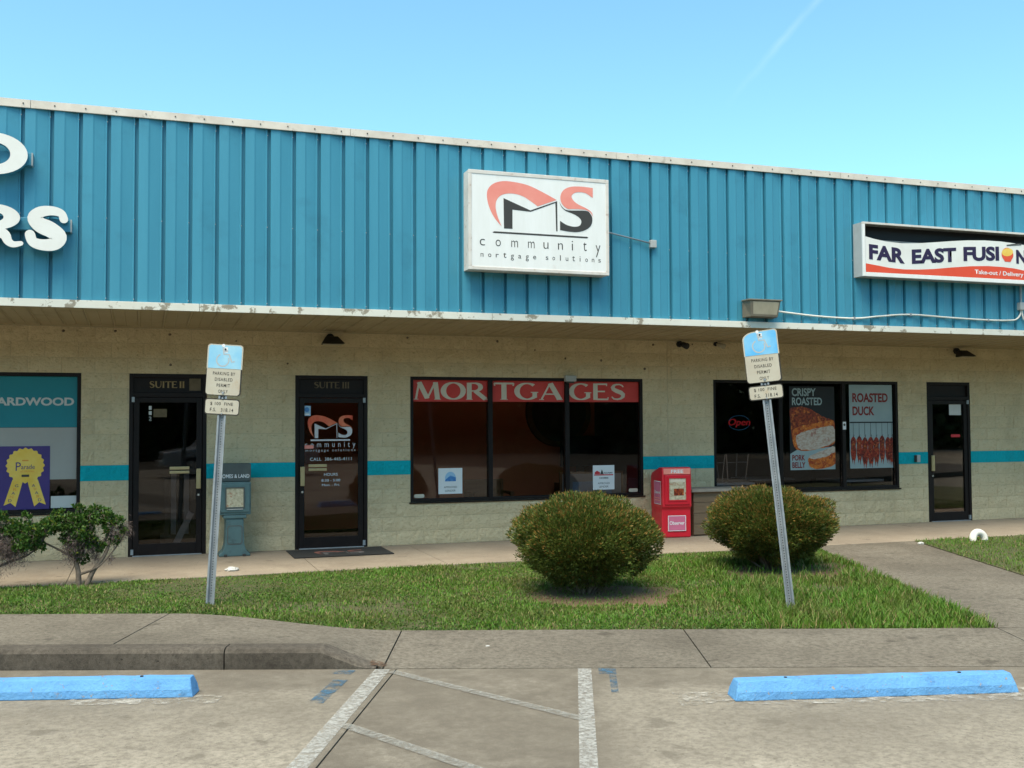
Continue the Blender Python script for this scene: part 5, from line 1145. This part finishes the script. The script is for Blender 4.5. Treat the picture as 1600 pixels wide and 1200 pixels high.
# ------------------------------------------------------------------ unseen trees behind the camera, added to darken the glass reflections
r_ = np.random.default_rng(99); n = 60000
bx_ = r_.uniform(-45, 95, n); top = 9.0+4.0*vnoise(bx_, bx_*0, .12, 3)+1.5*vnoise(bx_, bx_*0, .5, 4)
P3 = np.c_[bx_, -48-r_.uniform(0, 5, n), r_.random(n)**1.3*top]; D = r_.normal(size=(n, 3)); D /= np.linalg.norm(D, axis=1)[:, None]
k = r_.random((n, 1)); col = np.array([.025, .045, .012])*(1-k)+np.array([.06, .09, .02])*k
tw = tag(obj('reflection_tree_line', leaf_mesh('reflection_tree_line', P3, D, r_.uniform(.5, 1.3, n), r_.uniform(.2, .5, n), col, 5), LEAF), 'unseen line of trees added behind the camera to darken the glass reflections', 'trees', kind='stuff')

# low broad-leaved weeds creeping through the front of the lawn
r_ = np.random.default_rng(61); n = 26000
uw = r_.uniform(-3, 9.1, n); tw_ = r_.random(n)**1.8*.75; PW = np.array([lawn_pt(a, b) for a, b in zip(uw, tw_)])
kp = vnoise(PW[:, 0], PW[:, 1], 2.4, 33)+.25*r_.random(n) > .58; PW = PW[kp]; n = len(PW); PW[:, 2] += r_.uniform(.004, .026, n)
D = r_.normal(size=(n, 3))*np.array([1, 1, .35]); D /= np.linalg.norm(D, axis=1)[:, None]; k = r_.random((n, 1)); col = np.array([.032, .080, .012])*(1-k)+np.array([.09, .155, .024])*k
tag(obj('weeds', leaf_mesh('weeds', PW, D, r_.uniform(.012, .026, n), r_.uniform(.005, .010, n), col, 8), LEAF), 'low broad leaved weeds in the lawn along the lot walk', 'weeds', kind='stuff')

# pickup truck parked across the lot, mirrored in the glass doors
MAT['carpaint'] = M('silver_car_paint', (.45, .46, .48), (.42, .43, .45), 2, .3, metal=.3, coat=.6); MAT['carglass'] = M('dark_car_glass', (.015, .018, .02), rough=.08, spec=.6)
t = thing('pickup_truck', 'silver pickup truck parked across the lot and mirrored in the door glass', 'truck', (3.3, -24.5, ZLOT), (0, 0, R(-4)))
body = [(-2.75, .45), (-2.70, .92), (-1.65, 1.08), (-.95, 1.72), (-.70, 1.80), (.75, 1.80), (.98, 1.12), (2.70, 1.12), (2.75, .50), (2.3, .42), (-2.3, .40)]
MB().prism(body, -.92, .92).build('body', 'carpaint', t, bev=.07, local=True, seg=3)
for s_ in (-1, 1):
    for q in ([(-1.40, 1.12), (-.92, 1.62), (-.10, 1.68), (-.10, 1.12)], [(-.02, 1.12), (-.02, 1.68), (.66, 1.66), (.82, 1.12)]):
        MB().prism(q, s_*.925-.004, s_*.925+.004).build('side_window', 'carglass', t, local=True)
    for x in (-1.75, 1.75):
        wh = MB().tube([(x, s_*.70, .38), (x, s_*.94, .38)], .38, 24).build('wheel', 'rubber', t, local=True); MB().tube([(x, s_*.945, .38), (x, s_*.955, .38)], .23, 16).build('rim', 'chrome', wh, local=True)
    MB().box(-2.77, -2.68, s_*.72-.16, s_*.72+.16, .72, .90).build('headlight', 'clear', t, bev=.02, local=True); MB().box(2.70, 2.77, s_*.82-.07, s_*.82+.07, .70, 1.02).build('tail_light', 'redprint', t, local=True)
    MB().box(-1.30, -1.08, s_*.94, s_*1.12, 1.12, 1.28).build('mirror', 'carpaint', t, bev=.03, local=True)
MB().box(-2.84, -2.70, -.88, .88, .42, .62).build('bumper', 'chrome', t, bev=.03, local=True)
